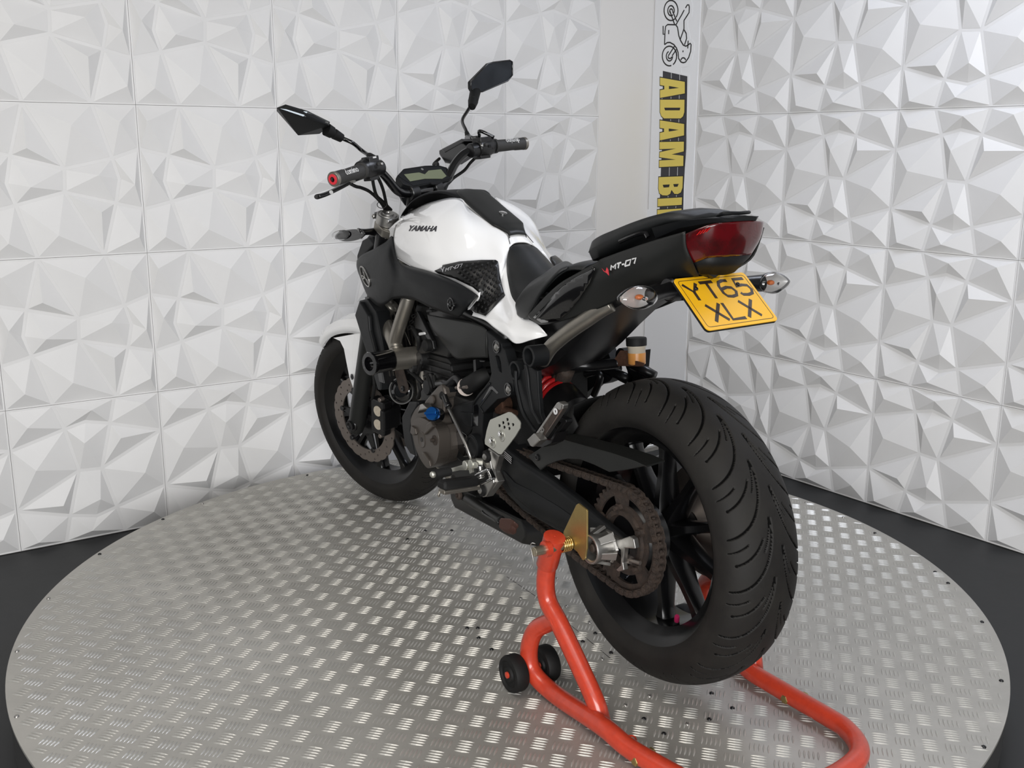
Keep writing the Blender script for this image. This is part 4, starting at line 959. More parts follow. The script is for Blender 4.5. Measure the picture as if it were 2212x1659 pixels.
bk('pivot_cap', merge(lathe([(-.016, .030), (0, .0295), (.002, .027), (.0005, .0245), (.0005, .022), (-.001, .022), (-.001, .0001)], pc, YL, 40)), 'matblack', fp, smooth=40)
bk('pivot_cap_ring', lathe([(0, .0245), (.0006, .0245), (.0006, .0235), (0, .0235)], pc + [0, .0008, 0], YL, 40, closed=True), 'satin', fp)

# ---- engine
def blk(name, secs, m='cast', par=None, **k): return bk(name, loft(secs), m, par, smooth=35, **k)
def rsec(x0, x1, z0, z1, y, ch=.02): return [np.array(p) for p in ((x0 + ch, y, z0), (x1 - ch, y, z0), (x1, y, z0 + ch), (x1, y, z1 - ch), (x1 - ch, y, z1), (x0 + ch, y, z1), (x0, y, z1 - ch), (x0, y, z0 + ch))]
eng = blk('engine', [rsec(.55, .85, -.02, .19, -.135), rsec(.53, .87, -.03, .20, -.10), rsec(.53, .87, -.03, .20, .11), rsec(.55, .85, -.02, .19, .14)], bevel=.004)
tilt = lambda V: [np.array([p[0] + (p[2] - .18) * .28, p[1], p[2]]) for p in V]
def tsec(x0, x1, z0, z1, y, ch=.015): return tilt(rsec(x0, x1, z0, z1, y, ch))
blk('cylinder_block', [tsec(.69, .85, .17, .275, -.115), tsec(.69, .85, .17, .275, .118)], 'cast', eng, bevel=.003)
blk('cylinder_head', [tsec(.675, .865, .278, .36, -.12), tsec(.675, .865, .278, .36, .125)], 'cast', eng, bevel=.004)
blk('head_cover', [tsec(.69, .85, .362, .40, -.115), tsec(.69, .85, .362, .40, .12)], 'cast', eng, bevel=.006)
fins = []
for k in range(5): fins.append(loft([tsec(.682, .858, .19 + k * .017, .194 + k * .017, -.121, .002), tsec(.682, .858, .19 + k * .017, .194 + k * .017, .124, .002)]))
bk('cylinder_fins', merge(*fins), 'cast', eng, smooth=False)
# dark crankcase casting, side surface detail
def P3(s, pts, lat, th, name, m, par=eng, bev=.003, holes=()): return bk(name, prism(KK(s, pts, lat), (0, -th, 0), [KK(s, h, lat) for h in holes]), m, par, smooth=False, bevel=bev)
P3('d', [(640, 660), (700, 540), (770, 480), (900, 440), (1045, 405), (1030, 560), (1025, 800), (965, 900), (950, 1000), (960, 1130), (985, 1215), (900, 1290), (830, 1250), (760, 1180), (700, 1180), (640, 1000), (620, 820)], .148, .05, 'sprocket_cover', 'matblack', bev=.006)
P3('d', [(855, 570), (1015, 590), (1000, 790), (905, 755), (850, 640)], .152, .01, 'sprocket_cover_rib', 'matblack')
P3('d', [(760, 850), (860, 830), (950, 900), (900, 1050), (985, 1190), (900, 1200), (790, 1040)], .151, .008, 'sprocket_cover_hollow', 'gloss')
P3('d', [(45, 640), (150, 430), (262, 428), (270, 480), (190, 620), (170, 830), (245, 1195), (160, 1150), (85, 1030), (55, 800)], .178, .03, 'crankcase_guard', 'matblack', bev=.008)
# generator cover: dished bronze-grey casting
gc = K('d', 395, 950, .150)
ccx = lambda x, y, l=.205: K('d', x, y, l)
cov = []
outer = [(185, 620), (175, 730), (200, 900), (235, 1060), (300, 1210), (385, 1330), (435, 1345), (530, 1290), (568, 1150), (575, 1000), (560, 860), (530, 780), (600, 745), (560, 700), (520, 700), (470, 690), (400, 660), (345, 560), (300, 470), (245, 530)]
cv = bk('generator_cover', prism(smoothpath(KK('d', [(185, 640), (172, 720), (195, 880), (235, 1060), (300, 1215), (385, 1335), (440, 1345), (535, 1300), (640, 1250), (690, 1100), (670, 900), (640, 760), (600, 745), (560, 640), (480, 560), (400, 500), (330, 460), (250, 520)], .178), 4, True), (0, -.045, 0)), 'bronze', eng, smooth=False, bevel=.006)
bk('generator_cover_dome', prism(smoothpath(KK('d', [(205, 720), (215, 860), (245, 1030), (300, 1170), (380, 1290), (440, 1330), (510, 1290), (550, 1180), (562, 1040), (555, 900), (520, 790), (440, 720), (340, 660), (255, 660)], .206), 4, True), (0, -.032, 0)), 'bronze', cv, smooth=False, bevel=.010)
P3('d', [(350, 440), (440, 330), (540, 215), (590, 190), (618, 230), (640, 330), (620, 420), (620, 600), (560, 560), (540, 700), (380, 560)], .170, .05, 'generator_cover_neck', 'bronze', cv, .006)
bk('neck_boss', cyl(K('d', 490, 400, .170), YL, .007, .012, 24, .002), 'bronze', cv, smooth=40)
P3('d', [(258, 600), (300, 470), (330, 460), (400, 530), (345, 545), (285, 560)], .196, .02, 'cover_corner', 'silver', cv, .003)
cc_ = K('d', 322, 955, .2068)
bk('crank_plug', merge(lathe([(-.004, .0215), (0, .0215), (.001, .0195), (0, .018), (0, .0001)], cc_, YL, 36)), 'bronze', cv, smooth=40)
bk('crank_plug_socket', cyl(cc_, YL, .0008, .006, 6), 'ink', cv, smooth=False)
for pts in ([(345, 895), (360, 890), (480, 775), (440, 700), (385, 740)], [(320, 1130), (345, 1130), (420, 1240), (440, 1330), (400, 1290), (335, 1200)], [(160, 860), (170, 760), (225, 800), (245, 880), (200, 900)]):
    P3('d', pts, .213, .012, 'cover_rib', 'bronze', cv, .003)
q = K('d', 500, 965, .2068); bk('cover_bolt', merge(lathe([(-.003, .013), (.0005, .013), (.0005, .011), (-.002, .0001)], q, YL, 24), cyl(q + [.004, 0, 0], YL, .008, .005, 12)), 'rust', cv, smooth=40)
oc_ = K('d', 460, 592, .228)
OA = np.array([-.55, .76, .34]); OA /= np.linalg.norm(OA); OU = np.cross(OA, (0, 0, 1)); OU /= np.linalg.norm(OU); OV = np.cross(OU, OA)
oil = bk('oil_filler_cap', merge(lathe([(-.012, .0165), (0, .0165), (.002, .015), (.002, .0001)], oc_, OA, 30)), 'blue', eng, smooth=40)
bk('oil_cap_grip', box(oc_ + OA * .0045, OU * .0155 - OV * .002, OA * .004, OV * .0032), 'blue', oil, smooth=False, bevel=.001)
bk('oil_cap_seal', lathe([(-.035, .019), (-.011, .019), (-.011, .0001)], oc_, OA, 30), 'gloss', oil, smooth=40)
# right-hand clutch cover so the engine is complete
bk('clutch_cover', lathe([(-.20, .0001), (-.20, .06), (-.19, .075), (-.13, .085)], (.64, 0, .08), YL, 40), 'bronze', eng, smooth=40)
# water pipes, hoses, starter, oil filter
bk('coolant_pipe', tube(KK('d', [(560, 180, .14), (640, 170, .15), (700, 190, .15), (800, 110, .14), (860, 160, .14), (870, 200, .14)]), .011, 14, smooth=5), 'satin', eng)
bk('coolant_hose', tube(KK('d', [(1250, 60, .10), (1120, 120, .12), (1000, 190, .13), (940, 220, .135)]), .022, 16, smooth=5), 'rubber', eng)
bk('hose_clamp', merge(cyl(K('d', 935, 225, .135), (-1, .4, .05), .006, .0225, 24), tube(KK('d', [(800, 240, .15), (945, 230, .15)]), .0045, 8)), 'disc', eng, smooth=40)
bk('pump_housing', merge(cyl(K('d', 640, 200, .09), YL, .055, .022, 24, .003), box(K('d', 740, 250, .14), (.016, 0, .006), (0, .014, 0), (-.004, 0, .014))), 'matblack', eng, smooth=40)
bk('link_joint', ell(K('d', 630, 345, .165), (.012, 0, 0), (0, .012, 0), (0, 0, .012)), 'rubber', eng, smooth=True)
bk('breather_hose', tube(KK('d', [(775, 450, .12), (800, 360, .13), (870, 290, .13), (890, 240, .12)]), .007, 10, smooth=4), 'rubber', eng)
bk('oil_cooler', cyl((.86, 0, .06), (1, 0, .1), .06, .038, 30, .004), 'satin', eng, smooth=40)
for y in (.075, -.075):
    bk('exhaust_header', tube([(.86 + .06, y, .34), (.96, y, .30), (.965, y, .18), (.94, y * .9, .0), (.86, y * .6, -.08), (.74, y * .4, -.105)], .021, 14, smooth=5), 'champ', eng)
ex = blk('exhaust_box', [rsec(.40, .84, -.145, -.085, -.10, .02), rsec(.38, .86, -.15, -.075, -.06, .02), rsec(.38, .86, -.15, -.075, .05, .02), rsec(.42, .80, -.145, -.085, .085, .02)], 'satin', bevel=.004)
bk('silencer', tube([(.50, -.08, -.10), (.40, -.12, -.06), (.28, -.15, .0), (.16, -.165, .06)], [.035, .042, .05, .05], 20, smooth=5), 'satin', ex)
P3('f', [(565, 840), (620, 830), (1130, 1180), (1220, 1250), (1180, 1265), (620, 985), (590, 920)], .075, .02, 'belly_guard', 'matblack', ex)
# starter/regulator clutter behind the tubes
for s_, x, y, r_, l_ in (('c', 1660, 900, .020, .05), ('c', 1600, 1000, .014, .06), ('c', 1420, 880, .012, .05), ('c', 1680, 1050, .022, .03)):
    bk('throttle_body_fitting', cyl(K(s_, x, y, .09), YL, l_, r_, 18, .002), 'cast', eng, smooth=40)
for pts in ([(1300, 1050, .12), (1400, 1130, .13), (1500, 1230, .12)], [(1500, 900, .13), (1470, 1000, .14), (1430, 1120, .12)], [(1560, 1120, .14), (1600, 1250, .145), (1620, 1330, .14)], [(1640, 1140, .14), (1670, 1290, .145)], [(1370, 520, .135), (1440, 640, .145), (1450, 800, .135)], [(1450, 1230, .13), (1470, 1330, .13), (1440, 1420, .12)]):
    bk('hose', tube(KK('c', pts), .006, 10, smooth=5), 'rubber', eng)
P3('c', [(1560, 1110), (1590, 1100), (1650, 1290), (1620, 1310), (1570, 1200)], .142, .012, 'connector', 'satin')
P3('c', [(1345, 560), (1440, 700), (1580, 700), (1640, 790), (1600, 830), (1500, 860), (1440, 860), (1450, 760)], .138, .03, 'thermostat_housing', 'cast')
bk('hose_end', merge(cyl(K('c', 1600, 745, .135), YL, .018, .016, 20, .002)), 'rubber', eng, smooth=40)
P3('c', [(1540, 290), (1590, 280), (1600, 320), (1540, 330)], .145, .02, 'bracket', 'cast')
P3('c', [(1390, 330), (1430, 310), (1620, 690), (1640, 800), (1590, 720), (1480, 560), (1400, 540)], .14, .012, 'engine_hanger', 'satin')
bk('cast_logo', merge(*[ribbon(KK('c', p_, .142), .002, .001, (0, 1, 0)) for p_ in ([(1310, 520), (1330, 490), (1365, 500), (1360, 530), (1320, 545), (1310, 520)], [(1330, 450), (1370, 420), (1360, 470), (1390, 440)], [(1350, 370), (1390, 350), (1410, 370), (1380, 400), (1350, 370)])]), 'cast', eng, smooth=False)
P3('c', [(1440, 585), (1515, 575), (1525, 610), (1445, 625)], .146, .006, 'white_connector', 'silvertext')
# airbox side cover
acol = [[(972, 1030, .150), (985, 1080, .155), (1020, 1150, .155), (1062, 1205, .150)], [(1090, 1050, .152), (1080, 1130, .160), (1085, 1200, .160), (1100, 1260, .152)], [(1300, 1085, .152), (1240, 1190, .160), (1210, 1290, .160), (1200, 1378, .150)], [(1400, 1120, .150), (1360, 1200, .156), (1330, 1290, .156), (1320, 1376, .148)], [(1442, 1152, .149), (1446, 1220, .152), (1448, 1300, .152), (1455, 1372, .147)]]
patch('airbox_side_cover', '2', acol, 'greyblack')
bk('airbox', merge(loft([rsec(.50, .80, .33, .42, -.125, .02), rsec(.50, .80, .33, .42, .13, .02)])), 'satin', smooth=35)
bk('battery_tray', loft([rsec(.34, .50, .33, .43, -.09, .02), rsec(.34, .50, .33, .43, .10, .02)]), 'satin', smooth=35)
bk('fuse_clip', merge(prism(KK('e', [(15, 400), (50, 390), (60, 590), (25, 600)], .12), (0, -.02, 0)), prism(KK('e', [(105, 405), (190, 410), (180, 425), (120, 425)], .12), (0, -.01, 0))), 'satin', smooth=False)
# linkage and brackets behind the pivot
bk('rear_frame_casting', loft([rsec(.42, .50, .08, .28, -.10, .02), rsec(.42, .50, .08, .28, .10, .02)]), 'cast', smooth=35)
bk('rusty_linkage', merge(cyl(K('e', 545, 1050, .10), YL, .03, .022, 20, .003), tube(KK('e', [(380, 1150, .11), (470, 1130, .12), (640, 1200, .12)]), .009, 10, smooth=4)), 'rustlight', smooth=40)
bk('shock_mount', tube([K('e', 1420, 520, -.01), K('e', 1340, 700, -.01), K('e', 1300, 620, -.01)], .02, 12, smooth=3), 'rust', smooth=True)
bk('exhaust_hanger_hook', tube(KK('5', [(1180, 480, -.09), (1260, 460, -.09), (1310, 490, -.09), (1300, 560, -.09), (1250, 680, -.09)]), .0085, 12, smooth=6), 'satin', smooth=True)
for pts in ([(1360, 430, -.12), (1500, 500, -.13), (1600, 550, -.13)], [(1640, 405, -.14), (1750, 460, -.15), (1850, 520, -.16)]):
    bk('passenger_peg_hanger', tube(KK('5', [(p_[0] - 20, p_[1] - 20, p_[2]) for p_ in pts], ), .0125, 12), 'satin', smooth=True)
bk('subframe_crossbar', tube(KK('5', [(780, 420, .02), (1000, 395, .0), (1200, 400, -.04), (1420, 380, -.07), (1500, 370, -.08)]), .012, 12, smooth=4), 'satin', smooth=True)

# ---- pillion peg hanger, left
hz = K('e', 835, 350, .172); hz2 = K('e', 622, 560, .165)
def ring(c, ax, ro, ri, l): return lathe([(0, ri), (0, ro), (l, ro), (l, ri)], c, ax, 36, closed=True)
hgr = bk('passenger_peg_bracket', merge(ring(hz, (0.0, -1, 0.), .0235, .0175, .04), ring(hz2, (0, -1, 0), .0215, .016, .035)), 'matblack', smooth=40, bevel=.001)
hgr2 = bk('passenger_peg_bracket', merge(ring(hz2 * MR, (0, 1, 0), .0215, .016, .035), prism([q * MR for q in KK('e', [(580, 600), (640, 780), (690, 1000), (850, 1400), (1000, 1400), (900, 1100), (840, 800), (860, 460)], .165)], (0, .02, 0))), 'matblack', smooth=40)
bk('bracket_web', prism(KK('e', [(600, 610), (660, 720), (700, 900), (760, 1120), (860, 1330), (950, 1470), (1010, 1380), (1060, 1330), (1010, 1200), (985, 900), (970, 560), (850, 500), (800, 470), (760, 540)], .160), (0, -.012, 0)), 'matblack', hgr, smooth=False, bevel=.002)
for pts in ([(655, 560, .166), (655, 720, .168), (690, 920, .170), (760, 1180, .174), (880, 1380, .180), (950, 1470, .186)], [(800, 470, .172), (830, 620, .174), (850, 850, .176), (900, 1130, .180), (970, 1260, .184), (1020, 1360, .188)]):
    bk('bracket_rib', tube(KK('e', pts), .0042, 10, smooth=6), 'matblack', hgr, smooth=True)
pgc = [(1262, 1035), (1345, 1085), (1330, 1155), (1060, 1560), (1000, 1590), (960, 1500)]
pg = bk('passenger_footpeg', prism(KK('e', [(1255, 1035), (1285, 1020), (1350, 1065), (1340, 1130), (1050, 1560), (990, 1580), (935, 1500)], .215), (0, -.016, 0)), 'silver', hgr, smooth=False, bevel=.003)
bk('peg_face_recess', prism(KK('e', [(1240, 1120), (1310, 1150), (1060, 1540), (975, 1510)], .2155), (0, -.001, 0)), 'rust', pg, smooth=False)
bk('peg_face_ring', ring(K('e', 1247, 1165, .2165), (0, 1, 0), .0065, .003, .0015), 'silvertext', pg, smooth=40)
bk('peg_pivot', merge(ring(K('e', 1060, 1440, .217), (0, 1, 0), .005, .0028, .002), cyl(K('e', 1050, 1480, .216), (0, 1, 0), .003, .003, 12), box(K('e', 1040, 1510, .217), (.004, 0, .006), (0, .0015, 0), (-.001, 0, .001))), 'silver', pg, smooth=40)
bk('peg_tip', prism(KK('e', [(815, 1590), (920, 1490), (1010, 1600), (900, 1700), (860, 1680)], .235), (0, -.02, 0)), 'silver', pg, smooth=False, bevel=.002)
bk('peg_clevis', merge(prism(KK('e', [(1290, 1240), (1400, 1290), (1405, 1330), (1200, 1600), (1150, 1610), (1330, 1340), (1280, 1290)], .19), (0, -.016, 0)), prism(KK('e', [(1000, 1600), (1200, 1590), (1260, 1480), (1180, 1640), (1050, 1700), (960, 1690)], .2), (0, -.03, 0))), 'satin', hgr, smooth=False, bevel=.002)

# ---- rider footrest hanger, heel guard, gear lever
hp = [(1120, 130), (1170, 95), (1215, 120), (1245, 260), (1290, 480), (1310, 660), (1180, 890), (1130, 905), (1080, 850), (1055, 740), (1090, 670), (1260, 600), (1200, 430), (1130, 330)]
fh = bk('footrest_hanger', prism(KK('f', hp, .180), (0, -.012, 0)), 'silver', smooth=False, bevel=.002)
bk('hanger_back_plate', prism(KK('f', [(1220, 60), (1400, 190), (1320, 480), (1395, 640), (1200, 900), (1120, 880), (1250, 500)], .172), (0, -.018, 0)), 'silver', fh, smooth=False, bevel=.002)
for x, y in ((1178, 210), (1100, 785)):
    c = K('f', x, y, .184)
    bk('rubber_bush', lathe([(-.006, .015), (.001, .0145), (.002, .013), (.001, .0115), (.002, .009), (.002, .0001)], c, YL, 32), 'rubber', fh, smooth=40)
    bk('hanger_bolt', lathe([(0, .0078), (.004, .0075), (.007, .004), (.0072, .0001)], c, YL, 20), 'silver', fh, smooth=40)
hl = [(270, 1290), (540, 1175), (580, 1182), (640, 1225), (705, 1310), (718, 1350), (712, 1420), (640, 1540), (545, 1665), (430, 1810), (390, 1800), (190, 1655), (187, 1600), (215, 1450), (250, 1330)]
def circ2(x, y, rx, ry, n=14): return [(x + rx * math.cos(t), y + ry * math.sin(t)) for t in np.linspace(0, 2 * pi, n, endpoint=False)][::-1]
hh_ = [circ2(x, y, 19, 25) for x, y in ((523, 1288), (460, 1335), (404, 1380), (538, 1353), (478, 1403), (608, 1364), (552, 1421))]
hgp = bk('heel_guard', prism(KK('e', hl, .205), (0, -.0025, 0), [KK('e', h_, .205) for h_ in hh_]), 'heel', smooth=False, bevel=.0006)
for x, y in ((425, 1500), (290, 1600)):
    c = K('e', x, y, .2052); bk('heel_guard_dimple', lathe([(.0002, .014), (.0004, .0125), (-.0015 + .0012, .009), (-.0015 + .0010, .0001)], c - [0.004, 0, .003], YL, 28), 'heel', hgp, smooth=True); bolt('heel_guard_bolt', c, r=.0055, h=.0045, m='chrome', par=hgp)
bk('gear_lever', merge(prism(KK('f', [(560, 412), (780, 350), (985, 300), (1010, 300), (1050, 395), (930, 420), (880, 440), (730, 440), (560, 478)], .196), (0, -.006, 0)), cyl(K('f', 1003, 325, .172), YL, .03, .0115, 24, .001)), 'heel', fh, smooth=35, bevel=.001)
glv = bk('gear_lever_boss', merge(cyl(K('f', 1000, 325, .185), YL, .014, .0115, 24, .0015), tube(KK('f', [(1000, 320, .18), (1130, 330, .165)]), .0125, 16), prism(KK('f', [(880, 400), (940, 410), (945, 480), (905, 500)], .198), (0, -.006, 0))), 'heel', fh, smooth=40)
g0, g1 = K('f', 560, 460, .205), K('f', 262, 518, .262); gd = (g1 - g0)
bk('gear_toe_rubber', lathe([(t * .9, .0095 + (.0022 if i % 2 else 0)) for i, t in enumerate(np.linspace(.0, np.linalg.norm(gd), 30))], g0, gd, 24), 'rubber', fh, smooth=30)
bk('gear_toe_tip', ell(g0 + gd * .93, gd / np.linalg.norm(gd) * .009, (0, 0, .0085), np.cross(gd / np.linalg.norm(gd), (0, 0, 1)) * .0085, 16, 10), 'heel', fh, smooth=True)
bk('gear_linkage_rod', tube([K('d', 690, 500, .172), K('d', 935, 1020, .178), K('d', 1010, 1225, .18)], .0042, 12), 'silver', smooth=True)
bk('linkage_end', merge(cyl(K('d', 700, 505, .172), K('d', 670, 450, .171) - K('d', 700, 505, .172), .012, .0085, 12, .001), tube(KK('d', [(675, 460, .171), (635, 350, .17)]), .0075, 12)), 'satin', smooth=40)
fc = [(380, 640), (440, 640), (900, 560), (960, 560), (1015, 600), (1020, 655), (960, 680), (500, 790), (440, 770), (380, 715)]
f0, f1 = K('f', 1010, 625, .222), K('f', 400, 710, .318); fd = (f1 - f0) / np.linalg.norm(f1 - f0); fu = np.array([0, 0, 1.]) - fd * fd[2]; fu /= np.linalg.norm(fu); fs_ = np.cross(fd, fu); LF = np.linalg.norm(f1 - f0)
psec = lambda t, w_, h_: [f0 + fd * t + fs_ * a * w_ + fu * b * h_ for a, b in ((-1, -.6), (1, -.6), (1, .4), (.75, 1), (-.75, 1), (-1, .4))]
fpg = bk('footpeg', loft([psec(0, .014, .010), psec(LF * .06, .0165, .012), psec(LF * .93, .0165, .012), psec(LF, .012, .008)]), 'rubber', fh, smooth=35, bevel=.002)
bk('footpeg_core', merge(loft([[p_ - fu * .014 for p_ in psec(-.004, .013, .007)], [p_ - fu * .014 for p_ in psec(LF * .96, .013, .007)]]), tube([f1 - fu * .012, f1 - fu * .02 + fd * .004, f1 - fu * .024 + fd * .001], .003, 8)), 'champ', fpg, smooth=35, bevel=.002)
for k_ in (-.45, .45): bk('footpeg_groove', box(f0 + fd * LF * .52 + fs_ * k_ * .012 + fu * .0122, fd * LF * .36, fs_ * .0012, fu * .0005), 'ink', fpg, smooth=False)
bk('footpeg_clevis', merge(prism(KK('f', [(985, 520), (1180, 415), (1205, 420), (1210, 450), (1010, 550), (990, 550)], .226), (0, -.008, 0)), prism(KK('f', [(1085, 660), (1270, 570), (1280, 600), (1100, 695)], .222), (0, -.010, 0)), prism(KK('f', [(1180, 420), (1205, 420), (1280, 580), (1265, 620), (1240, 600)], .2), (0, -.012, 0)), cyl(K('f', 1100, 580, .205), (.1, 0, 1), .03, .006, 16)), 'chrome', fh, smooth=False, bevel=.0012)
bk('clevis_spring', tube([K('f', 1090, 575, .21) + np.array([.0085 * math.cos(t), .0085 * math.sin(t), .0016 * t / 2]) for t in np.linspace(0, 6 * pi, 60)], .0016, 6), 'silver', fh, smooth=True)
# right footrest hanger mirrored, simple but complete
bk('footrest_hanger', merge(prism([q * MR for q in KK('f', hp, .180)], (0, .012, 0)), loft([[q * MR for q in psec(0, .014, .010)], [q * MR for q in psec(LF, .014, .010)]]), tube([f0 * MR + [0, -.004, 0], np.array([.405, -.175, .062])], .009, 12), tube([(.40, -.185, .085), (.44, -.12, .10)], .010, 12), tube([(.44, -.185, .02), (.46, -.10, .03)], .010, 12)), 'silver', smooth=False, bevel=.002)
# side stand, folded back
ss0, ss1 = K('f', 740, 850, .10), K('f', 1480, 1330, .175)
sst = bk('side_stand', merge(tube([K('f', 880, 930, .115), K('f', 1100, 1080, .135), K('f', 1440, 1300, .168)], [.014, .0125, .011], 18), prism(KK('f', [(690, 810), (850, 800), (1000, 880), (990, 990), (900, 1030), (800, 980), (700, 900)], .118), (0, -.02, 0))), 'greyblack', smooth=40, bevel=.001)
bk('side_stand_foot', prism(KK('f', [(1400, 1290), (1430, 1240), (1590, 1250), (1660, 1300), (1650, 1350), (1625, 1380), (1620, 1440), (1570, 1475), (1480, 1465), (1395, 1420)], .180), (-.004, -.012, -.012)), 'brown', sst, smooth=False, bevel=.004)
bk('side_stand_peg', tube(KK('f', [(1135, 1140, .155), (1150, 1180, .16), (1400, 1340, .175)]), .0035, 10, smooth=4), 'satin', sst, smooth=True)
bolt('side_stand_bolt', K('f', 740, 860, .12), r=.011, h=.009, m='rust', par=sst)
bk('stand_spring', tube(KK('f', [(650, 600, .10), (665, 450, .10)]), .011, 12), 'satin', sst)
bk('stand_spring', tube(KK('f', [(730, 560, .10), (740, 460, .10)]), .010, 12), 'satin', sst)
bk('side_stand_bracket', prism(KK('f', [(1200, 880), (1500, 900), (1500, 1190), (1380, 1230), (1150, 1080)], .05), (0, -.04, 0)), 'satin', smooth=False, bevel=.004)
# horn in front of the engine
hc = K('c', 1225, 1330, .125); HA = np.array([-.6, .8, .05]); hrn = bk('horn', lathe([(-.025, .014), (-.012, .034), (-.004, .037), (0, .036), (.001, .031), (-.002, .030), (0, .021), (.003, .018), (.003, .0001)], hc, HA, 44), 'gloss', smooth=40)
bk('horn_rim', ring(hc, HA, .0382, .0352, .002), 'silver', hrn, smooth=40)
bk('horn_bracket', prism(KK('c', [(1130, 1050), (1240, 1040), (1310, 1270), (1310, 1330), (1270, 1365), (1215, 1350), (1190, 1300)], .137), (0, -.003, 0)), 'rust', hrn, smooth=False, bevel=.001)
bolt('horn_bolt', K('c', 1255, 1300, .1372), r=.007, h=.005, m='satin', par=hrn)
for x, y in ((1145, 1280), (1155, 1355), (1340, 1300), (1210, 1100)): bk('horn_rivet', cyl(K('c', x, y, .1275), YL, .002, .004, 12), 'silver', hrn, smooth=40)
P3('c', [(1060, 1080), (1130, 1080), (1140, 1170), (1070, 1180)], .10, .03, 'copper_connector', 'rustlight')
# radiator, shroud
rad = []
def rp(y, t, d_=0): # t 0 bottom .. 1 top
    return np.array([1.02 + .075 * t + d_, y, .17 + .235 * t])
rad = bk('radiator', loft([[rp(y, 0), rp(y, 1), rp(y, 1, .035), rp(y, 0, .035)] for y in (-.17, .17)]), 'satin', smooth=False, bevel=.003)
fns = []
for k in range(28):
    y = -.15 + .30 * k / 27; fns.append(box((rp(y, .08, -.004) + rp(y, .92, -.004)) / 2, (rp(y, .92) - rp(y, .08)) / 2, (.0, .0012, 0), (.003, 0, 0)))
bk('radiator_fins', merge(*fns), 'green', rad, smooth=False)
sh_o = [(685, 175), (785, 148), (905, 325), (940, 520), (1000, 830), (880, 850), (785, 862), (700, 590), (628, 360)]
shr = bk('radiator_shroud', prism(KK('c', sh_o, .185), (0.02, -.05, 0)), 'matblack', smooth=False, bevel=.004)
bk('shroud_ridge', prism(KK('c', [(690, 185), (800, 370), (815, 560), (890, 850), (785, 862), (700, 590), (628, 360)], .197), (0.0, -.013, 0)), 'matblack', shr, smooth=False, bevel=.004)
bk('radiator_shroud', prism([q * MR for q in KK('c', sh_o, .185)], (0.02, .05, 0)), 'matblack', smooth=False, bevel=.004)
bk('radiator_lower_shroud', prism(KK('c', [(860, 1090), (960, 1080), (960, 1320), (925, 1320), (890, 1200)], .16), (0, -.03, 0)), 'matblack', shr, smooth=False, bevel=.003)
P3('c', [(800, 60), (840, 150), (880, 230), (930, 270), (1020, 270), (960, 310), (900, 300), (860, 250)], .14, .03, 'steering_stop_casting', 'champ', fr, .003)
bk('fin_lines', merge(*[ribbon(KK('c', [(x, y, .145), (x + 110, y + 260, .145)]), .0016, .001, (0, 1, 0)) for x, y in ((1170, 330), (1200, 400), (1235, 480), (1135, 330), (1120, 420))]), 'champ', eng, smooth=False)
# ---- front end (turned slightly to the left)
def fk(name, VF, m, par=None, **k): return bk(name, stm(VF), m, par, **k)
AXF = np.array([1.4, 0, 0])
CL = SAX * .70
forkL = None
for sy in (1, -1):
    b = AXF + np.array([0, .105 * sy, 0])
    f_ = fk('fork_leg', merge(lathe([(-.035, .014), (-.03, .022), (0, .027), (.05, .0275), (.33, .0285), (.345, .031), (.355, .031), (.355, .021), (.69, .0205)], b, SAX, 36), lathe([(-.045, .012), (-.045, .024), (.03, .024), (.03, .012)], b - [0, .0, 0], (0, 1, 0), 24) if False else ([], [])), 'greyblack', smooth=40)
    fk('fork_outer_tube', lathe([(.42, .0215), (.42, .026), (.66, .026), (.66, .0215)], b, SAX, 32), 'satin', f_, smooth=40)
    fk('axle_clamp', merge(cyl(b + np.array([0, -.030 * sy if sy > 0 else .030, 0]) * 1, (0, sy, 0), .055, .021, 28, .003), lathe([(-.0, .0155), (.006, .0155), (.006, .010), (.002, .008), (.002, .0001)], b + np.array([0, .027 * sy, 0]), (0, sy, 0), 24)), 'satin', f_, smooth=40)
    fk('fork_cap', lathe([(.690, .031), (.716, .031), (.7165, .027), (.715, .0255), (.718, .0235), (.7185, .016), (.722, .0155), (.722, .007), (.719, .006), (.719, .0001)], b, SAX, 40), 'silver', f_, smooth=30)
    fk('fork_clamp_bolt', cyl(b + SAX * .70 + np.array([-.03, .012 * sy, 0]), (0, sy, 0), .016, .006, 12, .001), 'silver', f_, smooth=40)
def csec(off, r, th):
    return [SOO + SAX * off + SNN * a + np.array([0, b, 0]) for a, b in th]
ol = [(.040 + .034, .085), (.040 + .036, .125), (.025, .140), (-.0, .130), (-.028, .06), (-.034, .0), (-.028, -.06), (0, -.130), (.025, -.140), (.076, -.125), (.074, -.085), (.052, -.04), (.052, .04)]
tc = fk('top_yoke', prism(csec(.676, 0, ol), SAX * .026), 'champ', smooth=False, bevel=.004)
fk('lower_yoke', prism(csec(.505, 0, ol), SAX * .034), 'satin', smooth=False, bevel=.004)
fk('stem_nut', lathe([(.70, .018), (.712, .018), (.716, .013), (.716, .0001)], SOO, SAX, 6), 'silver', tc, smooth=False)
fk('ignition_barrel', merge(cyl(SOO + SAX * .70 + SNN * .055, SAX, .018, .017, 20, .002)), 'satin', tc, smooth=40)
for sy in (1, -1):
    fk('bar_riser', merge(tube([SOO + SAX * .70 + [.008, .045 * sy, 0], (1.055, .045 * sy, .69)], .017, 16), cyl((1.053, .030 * sy if sy > 0 else -.030, .70), (0, sy, 0), .03, .022, 20, .002)), 'satin', tc, smooth=40)
bar = [(1.052, 0, .700), (1.052, .055, .700), (1.055, .095, .712), (1.050, .135, .755), (1.035, .175, .782), (1.008, .235, .788), (.979, .3725, .780)]
bp = [np.array(p) * MR for p in bar[::-1]] + [np.array(p) for p in bar[1:]]
